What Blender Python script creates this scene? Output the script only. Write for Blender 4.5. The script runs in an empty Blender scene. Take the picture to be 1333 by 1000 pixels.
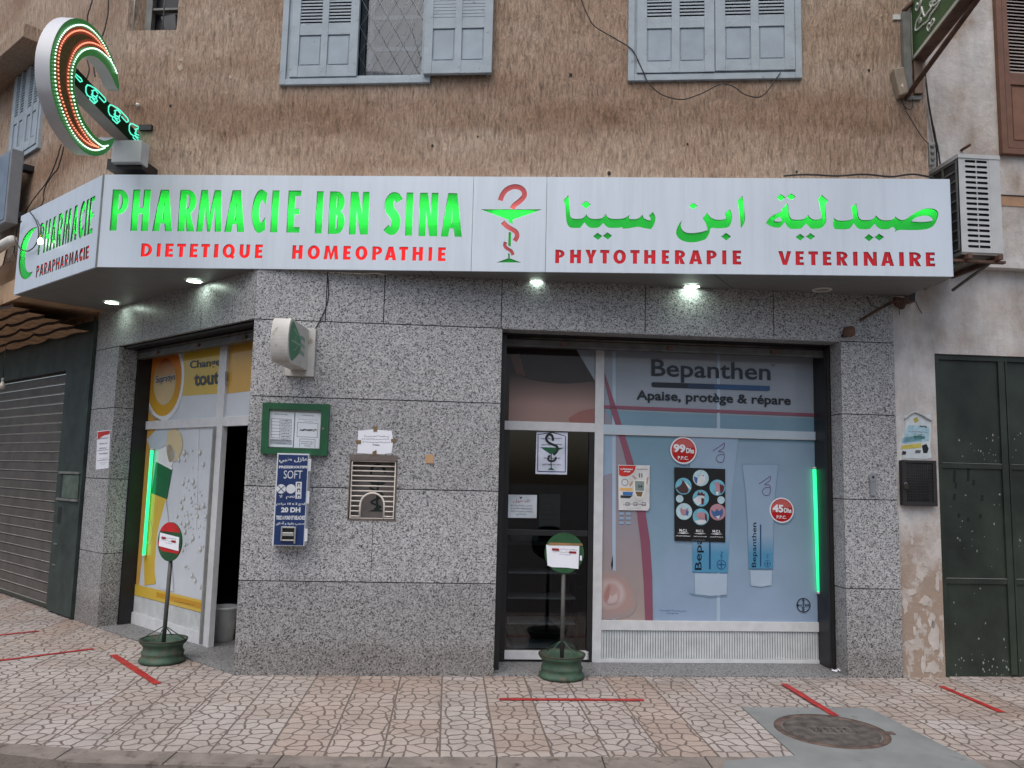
import bpy, bmesh, math, random, unicodedata
import numpy as np
from mathutils import Vector, Matrix
from mathutils.geometry import delaunay_2d_cdt
random.seed(7)
SC = bpy.context.scene
COL = SC.collection
R_ = math.radians

# ------------------------------------------------------------------ camera
FPX, PITCH, ROLL, EYE = 1050.0, R_(6.43), R_(1.37), 1.65
cp, sp, cr, sr = math.cos(PITCH), math.sin(PITCH), math.cos(ROLL), math.sin(ROLL)
_f = np.array([0, cp, sp]); _u0 = np.array([0, -sp, cp]); _r0 = np.array([1., 0, 0])
_r = cr*_r0 + sr*_u0; _u = -sr*_r0 + cr*_u0
CAMR = np.array([_r, -_u, _f]); O = np.array([0, 0, EYE])
cam = bpy.data.objects.new('camera', bpy.data.cameras.new('camera')); COL.objects.link(cam)
cam.data.sensor_width = 36; cam.data.lens = 36*FPX/1333; cam.data.clip_end = 2000
m = Matrix.Identity(4)
for i in range(3):
    m[i][0], m[i][1], m[i][2], m[i][3] = _r[i], _u[i], -_f[i], O[i]
cam.matrix_world = m
SC.camera = cam

# ------------------------------------------------------------------ light
SUN_EL, SUN_AZ = R_(62), R_(200)          # overcast: the brightest part of the sky is high behind the photographer
w = bpy.data.worlds.new('World'); SC.world = w; w.use_nodes = True
nt = w.node_tree; sky = nt.nodes.new('ShaderNodeTexSky'); sky.sky_type = 'NISHITA'
sky.sun_disc = False; sky.sun_elevation = SUN_EL; sky.sun_rotation = SUN_AZ
sky.dust_density = 4.0; sky.air_density = 1.0; sky.ozone_density = 1.0
bg = nt.nodes['Background']; nt.links.new(sky.outputs[0], bg.inputs[0]); bg.inputs[1].default_value = 0.12
sun = bpy.data.objects.new('sun', bpy.data.lights.new('sun', 'SUN')); COL.objects.link(sun)
sun.data.energy = 1.5; sun.data.angle = R_(70); sun.data.color = (1, .99, .975)
sd = Vector((math.sin(SUN_AZ)*math.cos(SUN_EL), math.cos(SUN_AZ)*math.cos(SUN_EL), math.sin(SUN_EL)))
sun.rotation_euler = sd.to_track_quat('Z', 'Y').to_euler()
SC.view_settings.view_transform = 'Standard'; SC.view_settings.look = 'None'
SC.view_settings.exposure = 0.25; SC.view_settings.gamma = 1
SC.cycles.max_bounces = 8

# ------------------------------------------------------------------ survey helpers
def ray(x, y): return CAMR.T @ np.array([(x-666.5)/FPX, (y-500)/FPX, 1.])
def ground(x, y, z=0.):
    d = ray(x, y); return O + d*((z-EYE)/d[2])
class Pl:
    """vertical plane: u along it, z up, w out towards the street"""
    def __init__(s, pt, yaw):
        a = R_(yaw) if not isinstance(yaw, tuple) else yaw[0]
        s.a = a; s.p = np.array([pt[0], pt[1], 0.])
        s.n = np.array([-math.sin(a), math.cos(a), 0]); s.t = np.array([math.cos(a), math.sin(a), 0])
    def at(s, x, y, w=0.):
        d = ray(x, y); q = s.p - s.n*w; return O + d*((q-O) @ s.n)/(d @ s.n)
    def uz(s, x, y, w=0.):
        q = s.at(x, y, w); return ((q-s.p) @ s.t, q[2])
    def pt(s, u, z, w=0.): return tuple(s.p + s.t*u - s.n*w + np.array([0, 0, z]))
    def off(s, d): return Pl(s.p + s.n*d, (s.a,))
    def u(s, x, y, w=0.): return s.uz(x, y, w)[0]
    def z(s, x, y, w=0.): return s.uz(x, y, w)[1]

G = Pl(ground(644, 880.7), 4.48)                 # granite front
C = Pl(G.at(303, 873), -41.5)                    # granite chamfer
W = G.off(.48)                                   # right shop glazing
CW = C.off(.35)                                  # left shop glazing
ZS = 3.335                                       # underside of the fascia
S = Pl(ground(613, 353, ZS), -2.88)              # fascia front
K = Pl(S.at(124.5, 347), -40.35)                 # fascia chamfer
U = Pl(S.p + S.n*.2, -4.8)                       # upper wall
UL = K.off(.2)                                   # upper wall chamfer
N = G.off(.03)                                   # right neighbour, ground floor
NU = G.off(-.06)                                 # right neighbour, upper floor
def isect(a, b):
    A = np.array([[a.n[0], a.n[1]], [b.n[0], b.n[1]]]); q = np.linalg.solve(A, np.array([a.p @ a.n, b.p @ b.n]))
    return np.array([q[0], q[1], 0.])
def uof(p, q): return float((np.array([q[0], q[1], 0.])-p.p) @ p.t)

# ------------------------------------------------------------------ materials
def srgb(r, g, b):
    return tuple(((c/255)/12.92 if c/255 <= .04045 else ((c/255+.055)/1.055)**2.4) for c in (r, g, b))
def _new(name):
    mt = bpy.data.materials.new(name); mt.use_nodes = True
    n = mt.node_tree.nodes; return mt, n, mt.node_tree.links, n['Principled BSDF']
def mix(n, l, fac, a, b, mode='MIX'):
    x = n.new('ShaderNodeMix'); x.data_type = 'RGBA'; x.blend_type = mode
    for i, v in ((0, fac), (6, a), (7, b)):
        if hasattr(v, 'is_output'): l.new(v, x.inputs[i])
        elif i == 0: x.inputs[0].default_value = v
        else: x.inputs[i].default_value = (*v[:3], 1)
    return x.outputs[2]
def ramp(n, l, src, stops):
    r = n.new('ShaderNodeValToRGB'); e = r.color_ramp.elements
    while len(e) < len(stops): e.new(.5)
    for k, (p, c) in enumerate(stops):
        e[k].position = p; e[k].color = (*c, 1) if isinstance(c, tuple) else (c, c, c, 1)
    l.new(src, r.inputs[0]); return r.outputs[0]
def coords(n, l, scale=(1, 1, 1), rz=0):
    t = n.new('ShaderNodeNewGeometry'); mp = n.new('ShaderNodeMapping')
    mp.inputs['Scale'].default_value = scale; mp.inputs['Rotation'].default_value = (0, 0, rz)
    l.new(t.outputs['Position'], mp.inputs[0]); return mp.outputs[0]
def noise(n, l, vec, scale, detail=4, rough=.55):
    t = n.new('ShaderNodeTexNoise'); t.inputs['Scale'].default_value = scale
    t.inputs['Detail'].default_value = detail; t.inputs['Roughness'].default_value = rough
    l.new(vec, t.inputs[0]); return t.outputs[0]
def bump(n, l, h, strength, dist, bsdf):
    b = n.new('ShaderNodeBump'); b.inputs['Strength'].default_value = strength; b.inputs['Distance'].default_value = dist
    l.new(h, b.inputs['Height']); l.new(b.outputs[0], bsdf.inputs['Normal'])
MC = {}
def M(name, col, rough=.6, var=.12, nsc=6., metal=0., spec=.5, bmp=0., coat=0., dirt=None, emit=None, bsc=60.):
    if name in MC: return MC[name]
    mt, n, l, b = _new(name); v = coords(n, l)
    f = noise(n, l, v, nsc, 5)
    lo = tuple(c*(1-var*2) for c in col); hi = tuple(min(1, c*(1+var*1.2)) for c in col)
    c = ramp(n, l, f, [(.3, lo), (.7, hi)])
    if dirt:
        d = ramp(n, l, noise(n, l, v, dirt[1], 6, .65), [(dirt[2], 0.), (dirt[2]+.12, 1.)])
        c = mix(n, l, d, c, dirt[0])
    l.new(c, b.inputs['Base Color']); b.inputs['Roughness'].default_value = rough
    b.inputs['Metallic'].default_value = metal; b.inputs['Specular IOR Level'].default_value = spec
    if coat: b.inputs['Coat Weight'].default_value = coat; b.inputs['Coat Roughness'].default_value = .02
    if bmp: bump(n, l, noise(n, l, v, bsc, 4), bmp, .01, b)
    if emit: b.inputs['Emission Color'].default_value = (*emit[0], 1); b.inputs['Emission Strength'].default_value = emit[1]
    MC[name] = mt; return mt
def film(name, col, col2=None, za=0, zb=1, var=.05):
    """printed vinyl on glass: matt ink under a glossy pane; optional vertical blend, printed artwork and, on the blues, shade"""
    if name in MC: return MC[name]
    mt, n, l, b = _new(name); v = coords(n, l)
    base = col
    if col2:
        sx = n.new('ShaderNodeSeparateXYZ'); l.new(v, sx.inputs[0])
        mr = n.new('ShaderNodeMapRange'); mr.inputs[1].default_value = za; mr.inputs[2].default_value = zb
        l.new(sx.outputs[2], mr.inputs[0]); base = mix(n, l, mr.outputs[0], col, col2)
    f = ramp(n, l, noise(n, l, v, 3, 3), [(.3, 1-var), (.7, 1+var)])
    l.new(mix(n, l, 1., base, f, 'MULTIPLY'), b.inputs['Base Color'])
    b.inputs['Roughness'].default_value = .5; b.inputs['Specular IOR Level'].default_value = .1
    b.inputs['Coat Weight'].default_value = 1; b.inputs['Coat Roughness'].default_value = .015; b.inputs['Coat IOR'].default_value = 1.33
    MC[name] = mt; return mt
def m_granite(name='granite', dark=.96, grime=True, rough=.34):
    mt, n, l, b = _new(name); v = coords(n, l)
    wv = n.new('ShaderNodeTexNoise'); wv.inputs['Scale'].default_value = 80; l.new(v, wv.inputs[0])
    ad = n.new('ShaderNodeVectorMath'); ad.operation = 'MULTIPLY_ADD'; l.new(wv.outputs[1], ad.inputs[0])
    ad.inputs[1].default_value = (.014, .014, .014); l.new(v, ad.inputs[2])
    vo = n.new('ShaderNodeTexVoronoi'); vo.inputs['Scale'].default_value = 112; l.new(ad.outputs[0], vo.inputs[0])
    s = n.new('ShaderNodeSeparateColor'); l.new(vo.outputs['Color'], s.inputs[0])
    g = lambda x: (x*dark*.985, x*dark*.99, x*dark)
    c = ramp(n, l, s.outputs[0], [(0., g(.07)), (.13, g(.14)), (.22, g(.32)), (.55, g(.42)), (.8, g(.51)), (1., g(.60))])
    c2 = ramp(n, l, noise(n, l, v, 95, 3), [(.37, .36), (.49, 1.)])
    c = mix(n, l, .8, c, c2, 'MULTIPLY')
    c3 = ramp(n, l, noise(n, l, v, 1.3, 5), [(.3, .90), (.7, 1.04)])
    c = mix(n, l, 1., c, c3, 'MULTIPLY')
    if grime:      # grime rising from the pavement
        sx = n.new('ShaderNodeSeparateXYZ'); l.new(v, sx.inputs[0]); nz = noise(n, l, v, 3, 5)
        ma = n.new('ShaderNodeMath'); ma.operation = 'MULTIPLY_ADD'; l.new(nz, ma.inputs[0]); ma.inputs[1].default_value = -.35; l.new(sx.outputs[2], ma.inputs[2])
        gr = ramp(n, l, ma.outputs[0], [(0., (.66, .63, .60)), (.12, (.82, .81, .79)), (.56, (.86, .86, .85)), (.60, (1., 1., 1.))])
        c = mix(n, l, 1., c, gr, 'MULTIPLY')
        gi = n.new('ShaderNodeNewGeometry'); rr = ramp(n, l, gi.outputs['Random Per Island'], [(0., .95), (1., 1.04)])
        c = mix(n, l, 1., c, rr, 'MULTIPLY')
    l.new(c, b.inputs['Base Color']); b.inputs['Roughness'].default_value = rough; b.inputs['Specular IOR Level'].default_value = .3
    return mt
def m_plaster():
    """brown dragged render: flaky vertical scratches, irregular bands of staining, pale worn patches"""
    mt, n, l, b = _new('brown_render'); vv = coords(n, l)
    wv = n.new('ShaderNodeTexNoise'); wv.inputs['Scale'].default_value = 9; wv.inputs['Detail'].default_value = 4; l.new(vv, wv.inputs[0])
    ad = n.new('ShaderNodeVectorMath'); ad.operation = 'MULTIPLY_ADD'; l.new(wv.outputs[1], ad.inputs[0]); ad.inputs[1].default_value = (.035, .035, .10); l.new(vv, ad.inputs[2])
    def st(z): 
        mp = n.new('ShaderNodeMapping'); mp.inputs['Scale'].default_value = (1, 1, z); l.new(ad.outputs[0], mp.inputs[0]); return mp.outputs[0]
    s1 = noise(n, l, st(.16), 46, 5, .62); s2 = noise(n, l, st(.24), 100, 4, .65)
    big = noise(n, l, coords(n, l, (.6, .6, 1.4)), 1.2, 7, .62)
    base = ramp(n, l, big, [(.28, (.31, .205, .142)), (.44, (.385, .275, .20)), (.58, (.45, .345, .265)), (.75, (.51, .42, .34))])
    # a long reddish stain at the height of the old awning, paler render under it
    sx = n.new('ShaderNodeSeparateXYZ'); l.new(vv, sx.inputs[0])
    ma = n.new('ShaderNodeMath'); ma.operation = 'MULTIPLY_ADD'; l.new(noise(n, l, coords(n, l, (.5, .5, .5)), 1.6, 6, .65), ma.inputs[0]); ma.inputs[1].default_value = -.7; l.new(sx.outputs[2], ma.inputs[2])
    mr = n.new('ShaderNodeMapRange'); mr.inputs[1].default_value = 3.8; mr.inputs[2].default_value = 5.0; l.new(ma.outputs[0], mr.inputs[0])
    band = ramp(n, l, mr.outputs[0], [(0., (1.08, 1.07, 1.05)), (.36, (1.02, 1., .98)), (.46, (.80, .73, .68)), (.60, (.84, .77, .72)), (.74, (1., 1., 1.)), (1., (1.05, 1.05, 1.04))])
    base = mix(n, l, 1., base, band, 'MULTIPLY')
    amp = ramp(n, l, noise(n, l, vv, 2.3, 4), [(.35, .55), (.65, 1.)])
    g1 = ramp(n, l, s1, [(.34, .52), (.44, .86), (.52, 1.02), (.62, 1.24)])
    c = mix(n, l, amp, base, mix(n, l, 1., base, g1, 'MULTIPLY'))
    g2 = ramp(n, l, s2, [(.36, .62), (.5, 1.), (.7, 1.12)])
    c = mix(n, l, .75, c, g2, 'MULTIPLY')
    bl = ramp(n, l, noise(n, l, coords(n, l, (1, 1, 2.2)), .9, 5, .7), [(.60, 0.), (.74, 1.)])
    c = mix(n, l, bl, c, mix(n, l, 1., c, (.66, .61, .58), 'MULTIPLY'))
    sp_ = ramp(n, l, noise(n, l, vv, 2.2, 6, .72), [(.66, 0.), (.70, .85)])
    c = mix(n, l, sp_, c, (.46, .385, .315))
    l.new(c, b.inputs['Base Color']); b.inputs['Roughness'].default_value = .92; b.inputs['Specular IOR Level'].default_value = .2
    a = n.new('ShaderNodeMath'); a.operation = 'ADD'; l.new(s1, a.inputs[0]); l.new(s2, a.inputs[1])
    bump(n, l, a.outputs[0], .8, .02, b); return mt
def m_white_wall(name='white_render', low=False):
    mt, n, l, b = _new(name); v = coords(n, l)
    c = ramp(n, l, noise(n, l, v, 1.8, 6, .65), [(.32, (.42, .33, .265)), (.45, (.53, .49, .455)), (.6, (.62, .60, .58))])
    d = ramp(n, l, noise(n, l, coords(n, l, (1, 1, .35)), 6, 6, .7), [(.35, .74), (.6, 1.04)])
    c = mix(n, l, .8, c, d, 'MULTIPLY')
    if low:
        sx = n.new('ShaderNodeSeparateXYZ'); l.new(v, sx.inputs[0])
        ma = n.new('ShaderNodeMath'); ma.operation = 'MULTIPLY_ADD'; l.new(noise(n, l, v, 3.5, 6, .7), ma.inputs[0]); ma.inputs[1].default_value = -1.6; l.new(sx.outputs[2], ma.inputs[2])
        k = ramp(n, l, ma.outputs[0], [(0., 1.), (.6, 0.)])
        c = mix(n, l, k, c, (.33, .255, .20))
        # patches where the paint came off
        pk = ramp(n, l, noise(n, l, coords(n, l, (1, 1, .7)), 8.5, 6, .62), [(.53, 0.), (.56, 1.)])
        mz = ramp(n, l, sx.outputs[2], [(.0, 1.), (.22, .9), (.42, 0.)])
        mm = n.new('ShaderNodeMath'); mm.operation = 'MULTIPLY'; l.new(pk, mm.inputs[0]); l.new(mz, mm.inputs[1])
        mz.node.color_ramp.elements[1].position = .85; mz.node.color_ramp.elements[2].position = 1.
        mr = n.new('ShaderNodeMapRange'); mr.inputs[1].default_value = 0; mr.inputs[2].default_value = 1.5; l.new(sx.outputs[2], mr.inputs[0])
        l.new(mr.outputs[0], mz.node.inputs[0])
        mh_ = n.new('ShaderNodeMath'); mh_.operation = 'MULTIPLY'; mh_.inputs[1].default_value = .55; l.new(mm.outputs[0], mh_.inputs[0]); c = mix(n, l, mh_.outputs[0], c, (.54, .51, .48))
    l.new(c, b.inputs['Base Color']); b.inputs['Roughness'].default_value = .9; b.inputs['Specular IOR Level'].default_value = .2
    bump(n, l, noise(n, l, v, 14, 6, .65), .5, .02, b); return mt
def m_pavement():
    mt, n, l, b = _new('patterned_tiles')
    T = .335
    v = coords(n, l, (1/T, 1/T, 1/T), -R_(4.3))
    fl = n.new('ShaderNodeVectorMath'); fl.operation = 'FLOOR'; l.new(v, fl.inputs[0])
    fr = n.new('ShaderNodeVectorMath'); fr.operation = 'FRACTION'; l.new(v, fr.inputs[0])
    sx = n.new('ShaderNodeSeparateXYZ'); l.new(fr.outputs[0], sx.inputs[0])
    # the same stone pattern on every tile, like a pressed concrete tile
    cb = n.new('ShaderNodeCombineXYZ'); s0 = n.new('ShaderNodeSeparateXYZ'); l.new(v, s0.inputs[0]); s9 = n.new('ShaderNodeSeparateXYZ'); l.new(fl.outputs[0], s9.inputs[0])
    ox = n.new('ShaderNodeMath'); ox.operation = 'MULTIPLY_ADD'; l.new(s9.outputs[0], ox.inputs[0]); ox.inputs[1].default_value = 7.37; l.new(sx.outputs[0], ox.inputs[2]); l.new(ox.outputs[0], cb.inputs[0])
    yq = n.new('ShaderNodeMath'); yq.operation = 'MULTIPLY'; yq.inputs[1].default_value = .92; l.new(s0.outputs[1], yq.inputs[0]); l.new(yq.outputs[0], cb.inputs[1])
    nw = n.new('ShaderNodeTexNoise'); nw.inputs['Scale'].default_value = 3.; nw.inputs['Detail'].default_value = 1; l.new(cb.outputs[0], nw.inputs[0])
    ad = n.new('ShaderNodeVectorMath'); ad.operation = 'MULTIPLY_ADD'; l.new(nw.outputs[1], ad.inputs[0]); ad.inputs[1].default_value = (.16, .16, 0); l.new(cb.outputs[0], ad.inputs[2])
    vo = n.new('ShaderNodeTexVoronoi'); vo.voronoi_dimensions = '2D'; vo.feature = 'DISTANCE_TO_EDGE'
    vo.inputs['Scale'].default_value = 3.5; vo.inputs['Randomness'].default_value = .72; l.new(ad.outputs[0], vo.inputs[0])
    groove = ramp(n, l, vo.outputs['Distance'], [(.030, 0.), (.092, 1.)])
    def edge(o):
        a = n.new('ShaderNodeMath'); a.operation = 'PINGPONG'; a.inputs[1].default_value = .5; l.new(o, a.inputs[0])
        return a.outputs[0]
    ex = ramp(n, l, edge(sx.outputs[0]), [(.010, 0.), (.024, 1.)])
    ey = ramp(n, l, edge(sx.outputs[1]), [(.004, .5), (.014, 1.)])
    h = mix(n, l, 1., groove, ex, 'MULTIPLY')
    wn = n.new('ShaderNodeTexWhiteNoise'); wn.noise_dimensions = '3D'; l.new(fl.outputs[0], wn.inputs[0])
    tile = ramp(n, l, wn.outputs[0], [(0., (.362, .298, .258)), (.2, (.388, .333, .295)), (.5, (.408, .358, .323)), (1., (.43, .388, .358))])
    wnx = n.new('ShaderNodeTexWhiteNoise'); wnx.noise_dimensions = '1D'; s2 = n.new('ShaderNodeSeparateXYZ'); l.new(fl.outputs[0], s2.inputs[0]); l.new(s2.outputs[0], wnx.inputs['W'])
    row = ramp(n, l, wnx.outputs[0], [(0., (.95, .86, .80)), (.14, (.98, .94, .91)), (.26, (1., .99, .985)), (1., (1.02, 1.02, 1.04))])
    tile = mix(n, l, 1., tile, row, 'MULTIPLY')
    p = coords(n, l)
    dirt = ramp(n, l, noise(n, l, p, 1.9, 8, .7), [(.3, .70), (.5, .96), (.65, 1.05)])
    spot = ramp(n, l, noise(n, l, p, 7, 5, .7), [(.30, .62), (.36, 1.)])
    tile = mix(n, l, 1., tile, spot, 'MULTIPLY')
    tile = mix(n, l, 1., tile, dirt, 'MULTIPLY')
    fine = ramp(n, l, noise(n, l, p, 60, 4), [(.3, .86), (.7, 1.06)])
    tile = mix(n, l, 1., tile, fine, 'MULTIPLY')
    c = mix(n, l, h, (.135, .105, .09), tile)
    l.new(c, b.inputs['Base Color']); b.inputs['Roughness'].default_value = .75; b.inputs['Specular IOR Level'].default_value = .3
    bump(n, l, h, .6, .006, b); return mt
def m_metalpanel(name, col, rough=.35):
    mt, n, l, b = _new(name)
    st = noise(n, l, coords(n, l, (1, 1, .06)), 14, 5, .7); f = noise(n, l, coords(n, l), 1.5, 5)
    c = mix(n, l, 1., ramp(n, l, f, [(.3, tuple(x*.93 for x in col)), (.7, col)]), ramp(n, l, st, [(.3, .94), (.55, 1.02)]), 'MULTIPLY')
    l.new(c, b.inputs['Base Color']); b.inputs['Roughness'].default_value = rough; b.inputs['Metallic'].default_value = .15; return mt
def m_acrylic(name, col, emis):
    """backlit acrylic: lets the tube behind it shine through"""
    mt, n, l, b = _new(name); out = n['Material Output']
    tr = n.new('ShaderNodeBsdfTranslucent'); tr.inputs[0].default_value = (*col, 1)
    b.inputs['Base Color'].default_value = (*col, 1); b.inputs['Roughness'].default_value = .18
    b.inputs['Emission Color'].default_value = (*col, 1); b.inputs['Emission Strength'].default_value = emis
    mx = n.new('ShaderNodeMixShader'); mx.inputs[0].default_value = .5
    l.new(b.outputs[0], mx.inputs[1]); l.new(tr.outputs[0], mx.inputs[2]); l.new(mx.outputs[0], out.inputs[0]); return mt
def m_glass(name, tint, refl=.06, haze=0.):
    mt, n, l, b = _new(name); out = n['Material Output']; n.remove(b)
    t = n.new('ShaderNodeBsdfTransparent'); t.inputs[0].default_value = (*tint, 1)
    g = n.new('ShaderNodeBsdfGlossy'); g.inputs['Roughness'].default_value = .02
    mx = n.new('ShaderNodeMixShader'); mx.inputs[0].default_value = refl; l.new(t.outputs[0], mx.inputs[1]); l.new(g.outputs[0], mx.inputs[2])
    l.new(mx.outputs[0], out.inputs[0]); return mt
def m_emit(name, col, s): return M(name, tuple(c*.6 for c in col), .4, 0.02, emit=(col, s))

GRAN = m_granite(); GRAN_D = m_granite('granite_sill', .62, False, .6)
PLAS = m_plaster(); WHITE = m_white_wall(); WHITE_LOW = m_white_wall('peeling_white_render', True); PAVE = m_pavement()
ALU = m_metalpanel('sign_panel', srgb(210, 220, 229)); ALU_K = ALU
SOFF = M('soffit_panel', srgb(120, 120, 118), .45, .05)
FRAME = M('white_aluminium', srgb(205, 207, 208), .4, .05, 12)
BLACK = M('black_paint', (.012, .012, .013), .45, .2)
DARKGAP = M('dark_joint', (.02, .02, .02), .9)
DIM = M('dim_room', (.05, .05, .05), .8)
BLUEPAINT = M('grey_blue_paint', srgb(160, 172, 180), .65, .07, 7, dirt=(srgb(112, 110, 106), 16, .61), bmp=.25)
BLUEDARK = M('grey_blue_recess', srgb(154, 168, 178), .65, .07, 6, dirt=(srgb(122, 122, 120), 18, .64))
RUST = M('rusty_steel', srgb(98, 72, 60), .8, .25, 12, bmp=.3)
RIM = M('cut_edge', (.10, .11, .105), .6)
ROLLER = M('roller_steel', srgb(88, 84, 80), .5, .2, 8, metal=.3)
DKGREEN = M('dark_green_paint', srgb(44, 52, 44), .42, .3, 2.4, dirt=(srgb(96, 98, 88), 38, .69), bmp=.12)
TAPE = M('red_tape', srgb(168, 42, 40), .55, .2, 14, dirt=(srgb(120, 70, 60), 30, .62))
PAPER = M('paper', srgb(232, 235, 242), .7, .02)
INK = M('ink', (.03, .03, .045), .7); INKGREY = M('grey_ink', (.14, .14, .17), .7); INKRED = M('red_ink', srgb(150, 20, 25), .7)
BROWNTAPE = M('brown_tape', srgb(120, 98, 70), .5)
GREENP = M('green_enamel', srgb(36, 92, 52), .5, .22, 7, dirt=(srgb(70, 76, 62), 14, .6), bmp=.1)
GREY = M('grey_steel', srgb(120, 122, 118), .5, .14, 10, metal=.2)
WIRE = M('black_cable', (.02, .018, .017), .6)
WHITEPL = M('white_plastic', srgb(212, 213, 208), .45, .05, 9)
CONC = M('concrete', srgb(124, 127, 126), .85, .10, 3, dirt=(srgb(95, 95, 92), 5, .62), bmp=.15)
KERB = M('kerb_concrete', srgb(128, 118, 110), .9, .16, 6, dirt=(srgb(84, 70, 62), 9, .56), bmp=.4)
RIBG = M('rib_gap_shade', srgb(128, 130, 128), .7)  # shade between the ribs put into the colour of the panel behind
ASPH = M('asphalt', srgb(70, 62, 60), .9, .2, 20, bmp=.4)

# ------------------------------------------------------------------ mesh building
def cdt(loops):
    vs, es = [], []
    for lp in loops:
        k = len(vs); vs += [Vector(p) for p in lp]; es.append(list(range(k, k+len(lp))))
    r = delaunay_2d_cdt(vs, [], es, 2, 1e-7)
    return [tuple(p) for p in r[0]], r[2]
class MB:
    def __init__(s): s.v, s.f, s.fm, s.fs, s.mats = [], [], [], [], []
    def mi(s, m_):
        if m_ not in s.mats: s.mats.append(m_)
        return s.mats.index(m_)
    def add(s, vs, fs, mat, smooth=False):
        k = len(s.v); s.v += [tuple(map(float, p)) for p in vs]; i = s.mi(mat)
        for f in fs: s.f.append([k+a for a in f]); s.fm.append(i); s.fs.append(smooth)
        return s
    def box8(s, p, mat): return s.add(p, [(0, 1, 2, 3), (7, 6, 5, 4), (0, 4, 5, 1), (1, 5, 6, 2), (2, 6, 7, 3), (3, 7, 4, 0)], mat)
    def box(s, pl, u0, u1, z0, z1, w0, w1, mat):
        return s.box8([pl.pt(u, z, w_) for w_ in (w0, w1) for u, z in ((u0, z0), (u1, z0), (u1, z1), (u0, z1))], mat)
    def wbox(s, c, d, mat, rz=0):
        ca, sa = math.cos(rz), math.sin(rz); p = []
        for z in (-1, 1):
            for x, y in ((-1, -1), (1, -1), (1, 1), (-1, 1)):
                X, Y = x*d[0]/2, y*d[1]/2; p.append((c[0]+X*ca-Y*sa, c[1]+X*sa+Y*ca, c[2]+z*d[2]/2))
        return s.box8(p, mat)
    def poly(s, pl, loops, w_, mat, thick=0., rim=None):
        """loops in (u,z); front face at w_, optional rim back to w_-thick"""
        vs, fs = cdt(loops); s.add([pl.pt(u, z, w_) for u, z in vs], fs, mat)
        if thick:
            for lp in loops:
                n = len(lp)
                s.add([pl.pt(u, z, w_) for u, z in lp]+[pl.pt(u, z, w_-thick) for u, z in lp],
                      [(i, (i+1) % n, n+(i+1) % n, n+i) for i in range(n)], rim or mat)
        return s
    def px(s, pl, pts, mat, w_=0., thick=0., rim=None):
        """polygon(s) read off the photograph on their real plane"""
        loops = pts if isinstance(pts[0][0], (tuple, list)) else [pts]
        return s.poly(pl, [[pl.uz(x, y, w_) for x, y in lp] for lp in loops], w_, mat, thick, rim)
    def flat(s, pts3, mat): 
        return s.add(pts3, [tuple(range(len(pts3)))], mat)
    def tube(s, pts, r, mat, n=6, closed=False, caps=True):
        P = [Vector(p) for p in pts]; k0 = len(P); vs = []
        prev = None
        for i, p in enumerate(P):
            a = P[(i-1) % k0] if (closed or i) else p; b = P[(i+1) % k0] if (closed or i < k0-1) else p
            t = (b-a).normalized()
            if prev is None:
                up = Vector((0, 0, 1)) if abs(t.z) < .9 else Vector((1, 0, 0)); x = t.cross(up).normalized()
            else: x = (prev - t*prev.dot(t)).normalized()
            prev = x; y = t.cross(x); rr = r[i] if isinstance(r, (list, tuple)) else r
            vs += [p + (x*math.cos(2*math.pi*j/n)+y*math.sin(2*math.pi*j/n))*rr for j in range(n)]
        fs = []
        for i in range(k0 if closed else k0-1):
            a, b = i*n, ((i+1) % k0)*n
            fs += [(a+j, a+(j+1) % n, b+(j+1) % n, b+j) for j in range(n)]
        if caps and not closed: fs += [tuple(range(n)), tuple(range((k0-1)*n, k0*n))]
        return s.add(vs, fs, mat, True)
    def lathe(s, c, prof, mat, n=36, axis=None):
        """axis: (X,Y,Z) frame vectors; profile of (r, h)"""
        X, Y, Z = axis or (Vector((1, 0, 0)), Vector((0, 1, 0)), Vector((0, 0, 1))); c = Vector(c); vs = []
        for r, h in prof: vs += [c + X*(r*math.cos(2*math.pi*j/n)) + Y*(r*math.sin(2*math.pi*j/n)) + Z*h for j in range(n)]
        fs = [(i*n+j, i*n+(j+1) % n, (i+1)*n+(j+1) % n, (i+1)*n+j) for i in range(len(prof)-1) for j in range(n)]
        return s.add(vs, fs, mat, True)
    def disc(s, pl, u, z, r, w_, mat, n=20, rz=None):
        rz = rz or r
        return s.add([pl.pt(u+r*math.cos(2*math.pi*j/n), z+rz*math.sin(2*math.pi*j/n), w_) for j in range(n)], [tuple(range(n))], mat)
    def stroke(s, pl, pts, wd, mat, w_):
        """flat ribbon on a plane; pts in (u,z)"""
        lp = ribbon(pts, wd)
        return s.add([pl.pt(u, z, w_) for u, z in lp], [(i, i+1, len(lp)-2-i, len(lp)-1-i) for i in range(len(lp)//2-1)], mat)
    def build(s, name, parent=None, bevel=0., loc=None):
        me = bpy.data.meshes.new(name)
        if parent is None:
            a = np.array(s.v); L = Vector(loc) if loc is not None else Vector(((a[:, 0].min()+a[:, 0].max())/2, (a[:, 1].min()+a[:, 1].max())/2, a[:, 2].min()))
        else:
            L = Vector((0, 0, 0)); q = parent
            while q: L += q.location; q = q.parent
        me.from_pydata([tuple(Vector(p)-L) for p in s.v], [], s.f)
        for m_ in s.mats: me.materials.append(m_)
        me.polygons.foreach_set('material_index', s.fm); me.polygons.foreach_set('use_smooth', s.fs)
        bm = bmesh.new(); bm.from_mesh(me); bmesh.ops.recalc_face_normals(bm, faces=bm.faces); bm.to_mesh(me); bm.free()
        o = bpy.data.objects.new(name, me); COL.objects.link(o)
        if parent is None: o.location = L
        else: o.parent = parent
        if bevel:
            bv = o.modifiers.new('bevel', 'BEVEL'); bv.width = bevel; bv.segments = 2; bv.limit_method = 'ANGLE'; bv.angle_limit = R_(50)
        return o
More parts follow.
